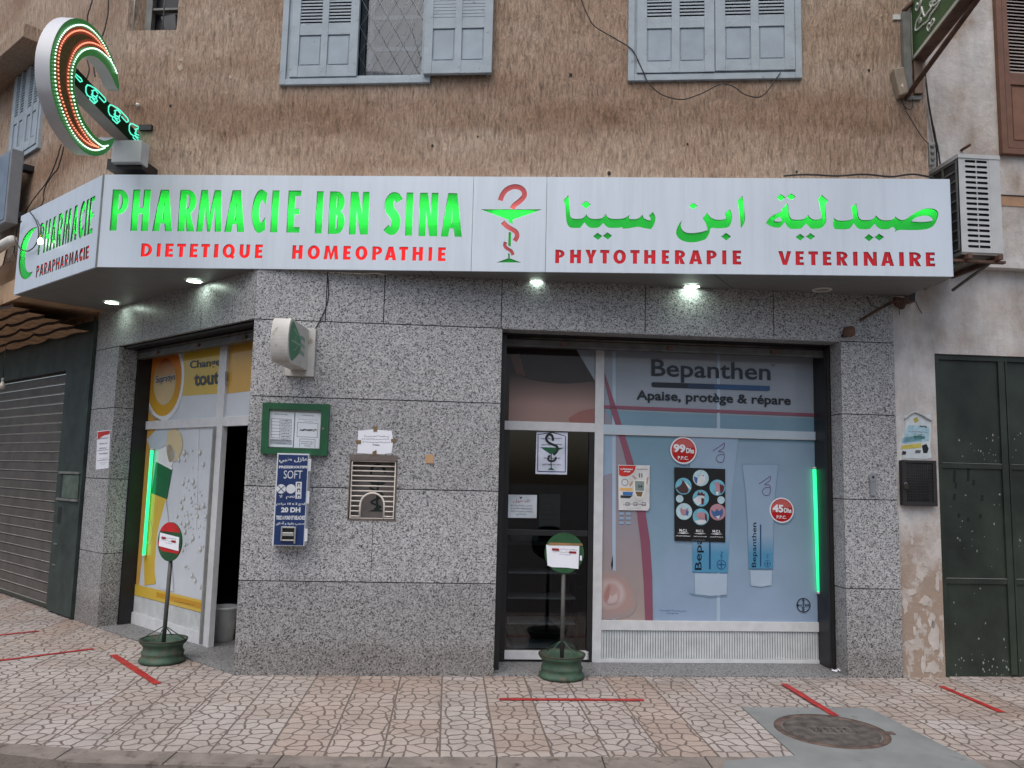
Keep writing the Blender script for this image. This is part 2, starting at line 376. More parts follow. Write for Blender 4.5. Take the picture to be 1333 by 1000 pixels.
def ribbon(pts, wd):
    P = [np.array(p, float) for p in pts]; A, B = [], []
    for i, p in enumerate(P):
        d = P[min(i+1, len(P)-1)]-P[max(i-1, 0)]; d = d/(np.linalg.norm(d)+1e-12); n_ = np.array([-d[1], d[0]])
        h = (wd[i] if isinstance(wd, (list, tuple)) else wd)/2
        A.append(tuple(p+n_*h)); B.append(tuple(p-n_*h))
    return A+B[::-1]
def smooth_open(pts, k=4):
    """Catmull-Rom through the points"""
    P = [np.array(p, float) for p in pts]; out = []
    for i in range(len(P)-1):
        a, b, c, d = P[max(i-1, 0)], P[i], P[i+1], P[min(i+2, len(P)-1)]
        for j in range(k):
            t = j/k; out.append(tuple(.5*((2*b)+(c-a)*t+(2*a-5*b+4*c-d)*t*t+(3*b-a-3*c+d)*t**3)))
    return out+[tuple(P[-1])]
def chaikin(lp, sharp=50):
    out = []; n = len(lp); P = [np.array(p, float) for p in lp]
    for i in range(n):
        a, b, c = P[i-1], P[i], P[(i+1) % n]; u, v = b-a, c-b
        an = math.degrees(math.acos(max(-1, min(1, u @ v/(np.linalg.norm(u)*np.linalg.norm(v)+1e-9)))))
        if an > sharp: out.append(tuple(b))
        else: out += [tuple(b+(a-b)*.25), tuple(b+(c-b)*.25)]
    return out
def thing(name, label, cat, loc, group=None):
    o = bpy.data.objects.new(name, None); COL.objects.link(o); o.location = Vector([float(c) for c in loc]); o.empty_display_size = .1
    o['label'] = label; o['category'] = cat
    if group: o['group'] = group
    return o
def tag(o, label, cat, group=None):
    o['label'] = label; o['category'] = cat
    if group: o['group'] = group
    return o
def struct(o): o['kind'] = 'structure'; return o

# ------------------------------------------------------------------ lettering
def arc(cx, cy, rx, ry, a0, a1, n=10):
    return [(cx+rx*math.cos(R_(a0+(a1-a0)*i/n)), cy+ry*math.sin(R_(a0+(a1-a0)*i/n))) for i in range(n+1)]
def glyph(ch, w, t, b):
    """heavy grotesque capital, height 1, width w, stem t, bar b -> loops"""
    if ch == 'I': return [[(0, 0), (w, 0), (w, 1), (0, 1)]]
    if ch == 'H': return [[(0, 0), (t, 0), (t, .42), (w-t, .42), (w-t, 0), (w, 0), (w, 1), (w-t, 1), (w-t, .42+b*1.1), (t, .42+b*1.1), (t, 1), (0, 1)]]
    if ch == 'E': return [[(0, 0), (w, 0), (w, b), (t, b), (t, .5-b/2), (w*.92, .5-b/2), (w*.92, .5+b/2), (t, .5+b/2), (t, 1-b), (w, 1-b), (w, 1), (0, 1)]]
    if ch == 'T': return [[(w/2-t/2, 0), (w/2+t/2, 0), (w/2+t/2, 1-b*1.1), (w, 1-b*1.1), (w, 1), (0, 1), (0, 1-b*1.1), (w/2-t/2, 1-b*1.1)]]
    if ch == 'N': return [[(0, 0), (t*.92, 0), (t*.92, .56), (w-t*1.05, 0), (w, 0), (w, 1), (w-t*.92, 1), (w-t*.92, .46), (t*1.05, 1), (0, 1)]]
    if ch == 'M':
        k = w*.10
        return [[(0, 0), (t*.9, 0), (t*.9+k*.62, .60), (w*.5-t*.22, 0), (w*.5+t*.22, 0), (w-t*.9-k*.62, .60), (w-t*.9, 0), (w, 0), (w-k, 1), (w-k-t*.95, 1), (w/2, .42), (k+t*.95, 1), (k, 1)]]
    if ch == 'A':
        k = t*.62
        return [[(0, 0), (t*.98, 0), (t*.98+w*.055, .19), (w-t*.98-w*.055, .19), (w-t*.98, 0), (w, 0), (w/2+k, 1), (w/2-k, 1)],
                [(w/2, .68), (t*1.1+w*.09, .19+b*.85), (w-t*1.1-w*.09, .19+b*.85)]]
    if ch == 'V':
        k = t*.5
        return [[(w/2-k, 0), (w/2+k, 0), (w, 1), (w-t*1.02, 1), (w/2, .36), (t*1.02, 1), (0, 1)]]
    if ch == 'Y': return [[(w/2-t/2, 0), (w/2+t/2, 0), (w/2+t/2, .38), (w, 1), (w-t*1.12, 1), (w/2, .62), (t*1.12, 1), (0, 1), (w/2-t/2, .38)]]
    if ch in 'PR':
        r = .30; c = .70
        o = [(0, 0), (t, 0), (t, c-r)] if ch == 'P' else [(0, 0), (t, 0), (t, .38), (w-t*1.12, 0), (w, 0), (w*.70, .43)]
        if ch == 'P': o += arc(w*.42, c, w*.58, r, -90, 90, 14)
        else:
            c, r = .71, .29; o += arc(w*.45, c, w*.55, r, -62, 90, 14)
        o += [(0, 1)]
        h = r-b*.85
        hole = [(t, c-h)]+arc(w*.42, c, max(w*.58-t*.95, .02), h, -90, 90, 8)+[(t, c+h)]
        return [o, hole] if ch == 'P' or True else [o]
    if ch == 'B':
        o = [(0, 0)]+arc(w*.5, .28, w*.5, .28, -90, 62, 10)+arc(w*.46, .745, w*.48, .255, -58, 90, 10)+[(0, 1)]
        h1, h2 = .28-b*.92, .255-b*.9
        return [o, [(t, .28-h1)]+arc(w*.5, .28, max(w*.5-t, .02), h1, -90, 90, 7)+[(t, .28+h1)],
                [(t, .745-h2)]+arc(w*.46, .745, max(w*.46-t, .02), h2, -90, 90, 7)+[(t, .745+h2)]]
    if ch == 'D':
        return [[(0, 0)]+arc(w*.35, .5, w*.65, .5, -90, 90, 16)+[(0, 1)], [(t, b)]+arc(w*.36, .5, w*.64-t, .5-b, -90, 90, 12)+[(t, 1-b)]]
    if ch in 'OQ':
        L = [arc(w/2, .5, w/2, .515, 0, 360, 28)[:-1], arc(w/2, .5, w/2-t, .5-b, 0, 360, 22)[:-1]]
        if ch == 'Q': L = [[p for p in arc(w/2, .5, w/2, .515, -38, 285, 26)]+[(w*.66, .02), (w*.88, -.1), (w*1.0, .08), (w*.86, .2)], L[1]]
        return L
    if ch == 'C':
        return [arc(w*.58, .5, w*.58, .52, 78, 282, 22)+[(w, .06), (w*.96, .36)]+arc(w*.70, .5, max(w*.70-t*1.02, .03), .5-b*1.75, 275, 85, 14)+[(w*.96, .64), (w, .94)]]
    if ch == 'U':
        return [[(0, 1)]+arc(w/2, .36, w/2, .375, 180, 360, 16)+[(w, 1), (w-t, 1)]+arc(w/2, .36, w/2-t, .36-b, 360, 180, 10)+[(t, 1)]]
    if ch == 'S':
        pts = smooth_open([(w*.93, .80), (w*.72, .905), (w*.45, .90), (w*.25, .77), (w*.30, .60), (w*.55, .49), (w*.74, .36), (w*.70, .17), (w*.45, .09), (w*.10, .18)], 5)
        n = len(pts); wd = [b*1.3+(t*1.25-b*1.3)*math.sin(math.pi*min(1, max(0, (i/n-.12)/.76))) for i in range(n)]
        return [ribbon(pts, wd)]
    return []
def chk(lp):
    a = sum(lp[i][0]*lp[(i+1) % len(lp)][1]-lp[(i+1) % len(lp)][0]*lp[i][1] for i in range(len(lp)))
    return abs(a) > 1e-7
def word(pl, spec, yt0, yt1, yb0, yb1, zo, t, b, w_=0.):
    """spec: (char, xl, xr, side) in zoom pixels; zo=(ox,oy,scale). returns loops in (u,z) per letter"""
    ox, oy, sc = zo; out = []; x0, x1 = ox+spec[0][1]/sc, ox+spec[-1][2]/sc
    for ch, xl, xr, *sd in spec:
        xl, xr = ox+xl/sc, ox+xr/sc; f = ((xl+xr)/2-x0)/(x1-x0)
        yt, yb = yt0+(yt1-yt0)*f, yb0+(yb1-yb0)*f
        sd = sd[0] if sd else 'bt'
        yy = {'b': yb, 't': yt, 'm': (yt+yb)/2}
        u0, u1 = pl.u(xl, yy[sd[0]], w_), pl.u(xr, yy[sd[1]], w_); xm = (xl+xr)/2
        zt, zb = pl.z(xm, yt, w_), pl.z(xm, yb, w_); H = zt-zb
        out.append([[(u0+p[0]*H, zb+p[1]*H) for p in lp] for lp in glyph(ch, (u1-u0)/H, t, b) if chk(lp)])
    return out
def quadmap(pl, q, w_):
    c = [pl.uz(x, y, w_) for x, y in q]
    def f(a, b):
        return tuple((1-b)*((1-a)*c[3][k]+a*c[2][k])+b*((1-a)*c[0][k]+a*c[1][k]) for k in (0, 1))
    return f
_AR = {}
for cpn in range(0xFE80, 0xFEF5):
    d = unicodedata.decomposition(chr(cpn)).split()
    if len(d) == 2: _AR.setdefault(chr(int(d[1], 16)), {})[d[0][1:-1]] = chr(cpn)
def arabic(s):
    s = s.replace('\u0644\u0627', '\uFEFB'); out = []
    def forms(c): return _AR.get(c, {})
    for i, c in enumerate(s):
        f = forms(c)
        if not f: out.append(c); continue
        pv = i > 0 and 'initial' in forms(s[i-1]); nx = i < len(s)-1 and bool(forms(s[i+1])) and 'initial' in f
        k = 'medial' if pv and nx else 'final' if pv else 'initial' if nx else 'isolated'
        out.append(f.get(k, c))
    return ''.join(out[::-1])
def text(mb, pl, s, q, mat, w_, bold=0., spacing=1., res=3):
    """flat lettering whose ink box fills the quad q = TL TR BR BL (photo pixels on plane pl)"""
    cu = bpy.data.curves.new('t', 'FONT'); cu.body = s; cu.offset = bold; cu.resolution_u = res; cu.space_character = spacing
    ob = bpy.data.objects.new('t', cu); COL.objects.link(ob)
    me = bpy.data.meshes.new_from_object(ob.evaluated_get(bpy.context.evaluated_depsgraph_get()))
    a = np.array([v.co[:2] for v in me.vertices]); lo, hi = a.min(0), a.max(0); f = quadmap(pl, q, w_)
    mb.add([pl.pt(*f(*((p-lo)/(hi-lo))), w_) for p in a], [tuple(p.vertices) for p in me.polygons], mat)
    bpy.data.objects.remove(ob); bpy.data.curves.remove(cu); bpy.data.meshes.remove(me)
def scribble(mb, pl, q, mat, w_, rows=3, seed=1, th=.35, fill=.9):
    """lines of writing too small to read"""
    rd = random.Random(seed); f = quadmap(pl, q, w_)
    for r in range(rows):
        b0 = 1-(r+.5)/rows; x = rd.uniform(0, .08) if r < rows-1 or rows == 1 else .3
        end = rd.uniform(fill, 1) if r < rows-1 or rows == 1 else .7
        while x < end:
            L = rd.uniform(.03, .10); pts = []
            k = 5
            for j in range(k): pts.append(f(min(1, x+L*j/(k-1)), b0+rd.uniform(-.3, .3)/rows))
            hgt = abs(f(0, 1)[1]-f(0, 0)[1])/rows
            mb.stroke(pl, pts, hgt*th*.4, mat, w_); x += L+rd.uniform(.012, .03)
def rect(x0, y0, x1, y1): return [(x0, y0), (x1, y0), (x1, y1), (x0, y1)]

# ================================================================== SETTING
ki = [(-14, 15.5), (-9, 10.6), (-6, 7.5), (-4.4, 5.9), (-3.6, 5.35), (-2.976, 4.987), (-2.33, 4.912), (-.91, 4.893), (1.12, 5.033), (3.17, 5.12), (9, 5.5), (30, 6.9)]
ko = [(-14.3, 15.3), (-9.2, 10.4), (-6.15, 7.3), (-4.5, 5.72), (-3.6, 5.12), (-2.90, 4.82), (-2.36, 4.70), (-.90, 4.70), (1.14, 4.84), (3.18, 4.93), (9.02, 5.3), (30, 6.7)]
b = MB(); b.add([(-150, -150, -.16), (150, -150, -.16), (150, 150, -.16), (-150, 150, -.16)], [(0, 1, 2, 3)], ASPH)
struct(b.build('road', loc=(0, 0, -.16)))
b = MB(); n_ = len(ki); b.add([(x, y, 0) for x, y in ki]+[(x, 20, 0) for x, y in ki], [(i, i+1, n_+i+1, n_+i) for i in range(n_-1)], PAVE)
struct(b.build('pavement', loc=(0, 0, 0)))
b = MB()
b.add([(x, y, .003) for x, y in ki]+[(x, y, .003) for x, y in ko]+[(x, y, -.16) for x, y in ko]+[(x, y, -.16) for x, y in ki],
      [(i, i+1, n_+i+1, n_+i) for i in range(n_-1)]+[(n_+i, n_+i+1, 2*n_+i+1, 2*n_+i) for i in range(n_-1)]+[(3*n_+i, 3*n_+i+1, i+1, i) for i in range(n_-1)], KERB)
for q in np.arange(-5, 8, .62):                       # joints between kerb stones
    y0 = np.interp(q, [p[0] for p in ki], [p[1] for p in ki]); y1 = np.interp(q, [p[0] for p in ko], [p[1] for p in ko])
    b.add([(q, y0, .0045), (q+.008, y0, .0045), (q+.008, y1-.002, .0045), (q, y1-.002, .0045)], [(0, 1, 2, 3)], DARKGAP)
struct(b.build('kerb', loc=(0, 0, 0)))
pp = [ground(x, y) for x, y in ((966, 922), (1131, 923), (1281, 999), (1285, 1004), (940, 1004), (944, 992), (1035, 985))]
b = MB(); b.add([(p[0], p[1], .008) for p in pp]+[(p[0], p[1], -.01) for p in pp], [tuple(range(7))]+[(i, (i+1) % 7, 7+(i+1) % 7, 7+i) for i in range(7)], CONC)
struct(b.build('concrete_patch'))

# manhole cover
mc = ground(1082, 953); Z = .012
mh = thing('manhole_cover', 'round rusty iron manhole cover set in the grey concrete patch', 'manhole cover', (mc[0], mc[1], .008))
IRON = M('cast_iron', srgb(104, 98, 93), .7, .25, 14, metal=.2, bmp=.3); IRONR = M('rusty_iron', srgb(92, 76, 68), .85, .3, 12, bmp=.3)
b = MB(); b.lathe((mc[0], mc[1], 0), [(.365, .004), (.365, Z), (.318, Z), (.312, .004)], IRONR, 48)
b.wbox((mc[0]+.37, mc[1]-.03, .009), (.07, .05, .01), IRONR); b.build('rim', mh)
b = MB(); b.add([(mc[0]+.311*math.cos(j*math.pi/24), mc[1]+.311*math.sin(j*math.pi/24), .0105) for j in range(48)], [tuple(range(48))], IRON)
for k in range(-13, 14):
    y = k*.022; L = math.sqrt(max(.0, .30**2-y*y))
    for a0, a1 in ([(-L, L)] if abs(k) > 3 else [(-L, -.15), (.15, L)]):
        b.wbox((mc[0]+(a0+a1)/2, mc[1]+y, .0125), (a1-a0, .012, .006), IRON)
rd = random.Random(3)
for row in (-.03, .03):
    for k in range(6): b.wbox((mc[0]-.11+k*.045, mc[1]+row, .0125), (.03, .012+.02*rd.random(), .006), IRON); b.wbox((mc[0]-.122+k*.045, mc[1]+row, .0125), (.008, .042, .006), IRON)
b.build('lid', mh)

# red distancing tape
def tape(a, b_, wd, label, z=.005):
    A, B = ground(*a)[:2], ground(*b_)[:2]; d = (B-A)/np.linalg.norm(B-A); n2 = np.array([-d[1], d[0]])*wd/2; mb = MB(); rd = random.Random(int(a[0]))
    L, Rr = [], []; K_ = 16
    for i in range(K_+1):
        p = A+(B-A)*i/K_; e = n2*(1+rd.uniform(-.10, .10)); L.append((*(p+e), z)); Rr.append((*(p-e), z))
    mb.add(L+Rr, [(i, i+1, K_+2+i, K_+1+i) for i in range(K_)], TAPE)
    tag(mb.build('floor_tape'), label, 'floor tape', 'red distancing strips stuck on the pavement')
tape((650, 911), (838, 912), .055, 'red tape strip lying across the tiles in front of the right wheel rim sign stand')
tape((1020, 892), (1088, 934), .06, 'red tape strip whose end lies on the concrete patch behind the manhole cover', .0125)
tape((1225, 894), (1305, 928), .055, 'red tape strip on the tiles in front of the dark green metal door')
tape((147, 853), (205, 891), .062, 'wide short red tape strip beside the left wheel rim sign stand')
tape((-40, 865.5), (122, 845), .05, 'long red tape strip on the left edge, nearer the kerb than its neighbour')
tape((-40, 831.5), (50, 822), .05, 'red tape strip at the left edge, nearest the grey roller shutter')

# ================================================================== PHARMACY BUILDING
ph = thing('pharmacy_building', 'corner pharmacy with grey speckled granite front and brown scratched render above the sign', 'building', G.pt(0, 0, 0))
ZJ = [0.0, .745, 1.51, 2.255, 2.905, 3.36]         # granite courses
GAP = .004
gl = 0.0 + uof(G, C.p)                              # main corner
uL = lambda x, y: G.u(x, y)
g_door0, g_door1 = G.u(646, 760), G.u(1098, 640)
g_r1 = G.u(1166, 520)
b = MB()
def slab(mb, pl, u0, u1, z0, z1, holes=(), mat=GRAN):
    g = GAP; hs = [h for h in holes if h[0] > u0 and h[1] < u1 and h[2] < z1 and h[3] > z0]
    if not hs:
        mb.poly(pl, [[(u0+g, z0+g), (u1-g, z0+g), (u1-g, z1-g), (u0+g, z1-g)]], 0, mat, .04); return
    h = hs[0]; a, c, d, e = h
    lo, hi = max(d, z0+g), min(e, z1-g)
    if lo > z0+g+.01 and hi < z1-g-.01:
        mb.poly(pl, [[(u0+g, z0+g), (u1-g, z0+g), (u1-g, z1-g), (u0+g, z1-g)], [(a, lo), (c, lo), (c, hi), (a, hi)]], 0, mat, .04)
    elif lo > z0+g+.01:   # notch from the top
        mb.poly(pl, [[(u0+g, z0+g), (u1-g, z0+g), (u1-g, z1-g), (c, z1-g), (c, lo), (a, lo), (a, z1-g), (u0+g, z1-g)]], 0, mat, .04)
    else:
        mb.poly(pl, [[(u0+g, z0+g), (a, z0+g), (a, hi), (c, hi), (c, z0+g), (u1-g, z0+g), (u1-g, z1-g), (u0+g, z1-g)]], 0, mat, .04)
hx0, hx1 = G.u(453.5, 640), G.u(516.5, 640); hz0, hz1 = G.z(485, 678), G.z(485, 592)
HOLE = [(hx0, hx1, hz0, hz1)]
j3 = G.u(484.7, 700)
slab(b, G, gl, g_door0, ZJ[0]-.02, ZJ[1])
slab(b, G, gl, g_door0, ZJ[1], ZJ[2], HOLE); b.box(G, j3-.002, j3+.002, ZJ[1]+.01, hz0-.01, -.001, .0006, DARKGAP)
slab(b, G, gl, g_door0, ZJ[2], ZJ[3], HOLE)
slab(b, G, gl, g_door0, ZJ[3], ZJ[4])
us = [gl, G.u(425, 385), G.u(500, 395), G.u(653, 400), G.u(840, 405), G.u(1007, 410), g_r1]
for a, c in zip(us, us[1:]): slab(b, G, a, c, ZJ[4], ZJ[5])
for z0, z1 in zip(ZJ[:4], ZJ[1:5]): slab(b, G, g_door1, g_r1, z0-(.02 if z0 == 0 else 0), z1)
# reveal of the right pillar, underside of the lintel
RV = Pl(G.pt(g_door1, 0, 0), 4.48+90)
for z0, z1 in zip(ZJ[:4], ZJ[1:5]): b.poly(RV, [[(.004, z0+GAP), (.20, z0+GAP), (.20, z1-GAP), (.004, z1-GAP)]], 0.002, GRAN)
b.box(G, g_door0, g_door1, ZJ[4]-.004, ZJ[4]+.01, -.2, -.002, GRAN)
# chamfer
c_r1 = C.u(126, 819); c_r0 = C.u(110, 640)
for z0, z1 in zip(ZJ[:4], ZJ[1:5]): slab(b, C, c_r0, c_r1, z0-(.02 if z0 == 0 else 0), z1)
cs = [c_r0, C.u(185, 440), C.u(262, 410), 0.]
for a, c in zip(cs, cs[1:]): slab(b, C, a, c, ZJ[4], ZJ[5])
RC = Pl(C.pt(c_r1, 0, 0), -41.5-90)
for z0, z1 in zip(ZJ[:4], ZJ[1:5]): b.poly(RC, [[(-.20, z0+GAP), (-.004, z0+GAP), (-.004, z1-GAP), (-.20, z1-GAP)]], 0.002, GRAN)
b.build('granite_cladding', ph)
# masonry behind the cladding
b = MB()
BK = -.012
for pl, u0, u1, z0, z1, d in ((G, gl+.02, g_door0-.006, 0, 3.34, .40), (G, g_door1+.006, g_r1-.01, 0, 3.34, .48), (G, g_door0-.006, g_door1+.006, ZJ[4]+.012, 3.34, .5),
                              (C, c_r0+.01, c_r1-.006, 0, 3.34, .35), (C, c_r1-.006, -.02, ZJ[4]+.012, 3.34, .35)):
    if pl is G and u0 < hx0 < u1 and z0 == 0:
        b.box(pl, u0, hx0-.004, z0, z1, -d, BK, DARKGAP); b.box(pl, hx1+.004, u1, z0, z1, -d, BK, DARKGAP)
        b.box(pl, hx0-.004, hx1+.004, z0, hz0-.003, -d, BK, DARKGAP); b.box(pl, hx0-.004, hx1+.004, hz1+.003, z1, -d, BK, DARKGAP)
    else: b.box(pl, u0, u1, z0, z1, -d, BK, DARKGAP)
b.build('masonry', ph)
# upper walls with window openings
cor = isect(U, UL); uc, ulc = uof(U, cor), uof(UL, cor)
ur = U.u(1206.5, 160); ZT = 8.0
w1 = [U.uz(371.5, 80), U.uz(556, 80)]; w1z0 = U.z(460, 104)
sw = (U.u(165, 30), U.u(230.5, 30), U.z(198, 39.5), U.z(198, 39.5)+.75)
b = MB()
b.poly(U, [[(uc, ZS+.02), (ur, ZS+.02), (ur, ZT), (uc, ZT)], [(w1[0][0], w1z0), (w1[1][0], w1z0), (w1[1][0], w1z0+1.5), (w1[0][0], w1z0+1.5)],
           [(sw[0], sw[2]), (sw[1], sw[2]), (sw[1], sw[3]), (sw[0], sw[3])]], 0, PLAS, .22)
b.poly(UL, [[(ulc-9, ZS+.02), (ulc, ZS+.02), (ulc, ZT), (ulc-9, ZT)]], 0, PLAS, .22)
b.poly(U, [[(ur-.001, ZS+.02), (ur-.001, ZT)]] if False else [[(uc, ZT), (ur, ZT), (ur, ZT+.01), (uc, ZT+.01)]], 0, PLAS)
e0, e1 = U.pt(ur, ZS+.02, 0), U.pt(ur, ZT, 0); bk = np.array(G.pt(g_r1+.06, 0, -.5))
b.add([e0, e1, (bk[0], bk[1], ZT), (bk[0], bk[1], ZS+.02)], [(0, 1, 2, 3)], PLAS)
# nail holes and patches of bare mortar
HOLEM = M('hole_dark', (.03, .025, .02), .9); PATCH = M('mortar_patch', srgb(190, 172, 155), .95, .15, 20)
for x, y, r in ((563, 190, .012), (743, 98, .015), (895, 188, .010), (793, 226, .016), (1131, 92, .012), (222, 138, .012), (1037, 224, .01), (622, 178, .008)):
    u_, z_ = U.uz(x, y); b.disc(U, u_, z_, r, .003, HOLEM, 7, r*1.3)
for x, y, r in ((235, 88, .03), (236, 78, .02), (286, 87, .014), (300, 100, .02)):
    u_, z_ = U.uz(x, y); rd = random.Random(int(x)); b.add([U.pt(u_+r*rd.uniform(.6, 1.2)*math.cos(k*.7), z_+r*rd.uniform(.6, 1.3)*math.sin(k*.7), .003) for k in range(9)], [tuple(range(9))], PATCH)
b.build('upper_wall', ph)

# ---- shutters
def leaf(mb, pl, u0, u1, z0, zl0, zl1, zb0, z1, w0, th, mat, matp, cols=2, sl=.075, open_=True, rail=.07):
    """louvred shutter leaf: stiles, rails, lower panels zl.. , louvres from zb0 to z1"""
    W_ = u1-u0; f = w0+th; st = sl
    cw = (W_-2*st-(cols-1)*st*.8)/cols
    for k in range(cols+1):
        a = u0 if k == 0 else u0+st+k*cw+(k-1)*st*.8
        wd = st if k in (0, cols) else st*.8
        mb.box(pl, a, a+wd, z0, z1, w0, f, mat)
    for k in range(cols):
        a = u0+st+k*(cw+st*.8)
        mb.box(pl, a, a+cw, z0, zl0, w0, f-.003, mat); mb.box(pl, a, a+cw, zl1, zb0, w0, f-.003, mat)
        mb.box(pl, a, a+cw, zl0, zl1, w0+.004, f-.016, matp)
        mb.box(pl, a+.012, a+cw-.012, zl0+.014, zl1-.014, f-.016, f-.010, matp)
        z = zb0
        while z < z1-.02:
            d0, d1, hs = (.0, .020, .016) if open_ else (.0, .006, .028)
            mb.box8([pl.pt(a, z, f-.006), pl.pt(a+cw, z, f-.006), pl.pt(a+cw, z+hs, f-.006), pl.pt(a, z+hs, f-.006),
                     pl.pt(a, z+d1, w0+.006), pl.pt(a+cw, z+d1, w0+.006), pl.pt(a+cw, z+d1+hs, w0+.006), pl.pt(a, z+d1+hs, w0+.006)], mat)
            z += .031
        mb.box(pl, a, a+cw, zb0, z1, w0-.004, w0, DARKGAP)
def frame(mb, pl, u0, u1, z0, z1, wd, w0, w1_, mat):
    mb.box(pl, u0, u0+wd, z0, z1, w0, w1_, mat); mb.box(pl, u1-wd, u1, z0, z1, w0, w1_, mat)
    mb.box(pl, u0+wd, u1-wd, z0, z0+wd, w0, w1_-.002, mat)
# window 1
F0, F1, FZ = U.u(363.5, 105, .03), U.u(559.5, 105, .03), U.z(460, 109, .03)
b = MB(); frame(b, U, F0, F1, FZ, FZ+1.6, .055, -.03, .035, BLUEPAINT); frame(b, U, F0+.055, F1-.055, FZ+.055, FZ+1.6, .03, -.03, .012, BLUEPAINT)
win = b.build('window', ph, .003)
b = MB(); z0 = U.z(420, 99.5, .03); leaf(b, U, U.u(376.5, 95, .03), U.u(463.8, 95, .03), z0, U.z(420, 85, .03), U.z(420, 45, .03), U.z(420, 32, .03), z0+1.5, -.012, .042, BLUEPAINT, BLUEDARK)
b.build('shutter', win, .002)
b = MB(); z0 = U.z(595, 95.5, .07); leaf(b, U, U.u(551, 90, .07), U.u(640, 90, .07), z0, U.z(595, 79, .07), U.z(595, 37, .07), U.z(595, 26.5, .07), z0+1.5, .035, .042, BLUEPAINT, BLUEDARK, open_=False)
b.box(U, U.u(633, 96, .07), U.u(634.2, 96, .07), z0-.025, z0, .05, .06, GREY)
b.build('shutter', win, .002)
# inner sash, glass, lozenge grille
b = MB(); a0, a1 = U.u(464, 60), U.u(556, 60)
b.box(U, w1[0][0], w1[1][0], w1z0-.01, w1z0+1.5, -.30, -.22, M('dark_curtain', srgb(78, 80, 82), .9))
SASH = M('inner_sash', srgb(112, 120, 126), .6, .08)
for x, yy in ((470, 60), (481, 60)): b.box(U, U.u(x, yy, -.15), U.u(x, yy, -.15)+.045, w1z0, w1z0+1.5, -.17, -.13, SASH)
for yy in (24, 65): z = U.z(515, yy, -.15); b.box(U, U.u(481, 60, -.15)+.05, a1, z-.018, z+.018, -.17, -.135, SASH)
b.build('sash', win)
b = MB(); 
for k in range(-6, 14):
    x = a0+k*.155
    for sg in (1, -1):
        p = [(x+(sg*t_*.62 if sg > 0 else .62*1-t_*.62), w1z0+t_*1.1) for t_ in (0, .5, 1)]
        p = [q for q in p]
        b.tube([U.pt(min(max(q[0], w1[0][0]), w1[1][0]), q[1], -.08) for q in p], .0017, M('grille_wire', srgb(176, 180, 182), .7), 4)
b.build('grille', win)
b = MB(); b.box(U, w1[0][0]+.01, w1[1][0]-.01, w1z0+.002, w1z0+1.49, -.128, -.122, m_glass('dusty_glass', (.75, .78, .8)))
b.build('glass', win)
# window 2
F0, F1, FZ = U.u(817.5, 103, .03), U.u(1044.3, 99, .03), U.z(930, 103.5, .03)
b = MB(); frame(b, U, F0, F1, FZ, FZ+1.6, .055, -.03, .035, BLUEPAINT); frame(b, U, F0+.055, F1-.055, FZ+.055, FZ+1.6, .03, -.03, .02, BLUEPAINT)
win2 = b.build('window', ph, .003)
xm = U.u(930.5, 60, .03)
for (x0, x1, yy) in ((829, 0, 94), (0, 1035, 93)):
    a = U.u(x0, 90, .03) if x0 else xm+.003; c = U.u(x1, 90, .03) if x1 else xm-.003; z0 = U.z(930, yy, .03)
    b = MB(); leaf(b, U, a, c, z0, z0+.10, U.z(930, 36, .03), U.z(930, 23.5, .03), z0+1.5, .0, .042, BLUEPAINT, BLUEDARK, sl=.085)
    b.build('shutter', win2, .002)
# small toilet window
b = MB(); cx = (sw[0]+sw[1])/2
b.box(U, sw[0], sw[1], sw[2], sw[3], -.40, -.22, M('dark_pane', srgb(38, 38, 40), .35))
b.box(U, U.u(190, 20, -.15), U.u(199, 20, -.15), sw[2], sw[3], -.2, -.13, GREY)
z = U.z(210, 10, -.1); b.box(U, U.u(199, 20, -.15), sw[1], z, z+.02, -.2, -.14, GREY)
sw_o = b.build('window', ph)
b = MB()
for x in (174, 213): b.tube([U.pt(U.u(x, 20, -.03), sw[2]-.01, -.03), U.pt(U.u(x, 20, -.03), sw[3], -.03)], .006, WHITEPL if x == 174 else GREY, 6)
b.build('bar', sw_o)
b = MB(); p = [U.uz(x, y, -.1) for x, y in ((209, 22), (228, 18), (229, 38), (216, 39))]; b.poly(U, [p], -.1, M('dirty_cloth', srgb(96, 98, 100), .9), .02)
b.build('rag', sw_o)
# chamfer window with lintel canopy
b = MB(); q = [UL.uz(x, y, .03) for x, y in ((50.5, 78), (49, 192), (11.4, 192))]
u0, u1 = q[2][0], q[1][0]; z0 = q[1][1]
frame(b, UL, u0, u1, z0, z0+1.05, .05, -.01, .035, BLUEPAINT); win3 = b.build('window', ph, .003)
um = (u0+u1)/2
for a, c in ((u0+.06, um-.003), (um+.003, u1-.06)):
    b = MB(); leaf(b, UL, a, c, z0+.06, z0+.16, z0+.46, z0+.54, z0+1.05, .0, .042, BLUEPAINT, BLUEDARK, sl=.06); b.build('shutter', win3, .002)
ct = z0+1.06
b = MB(); b.box(UL, u0-.9, u1+.17, ct, ct+.16, -.05, .32, PLAS); b.build('window_canopy', ph, .008)

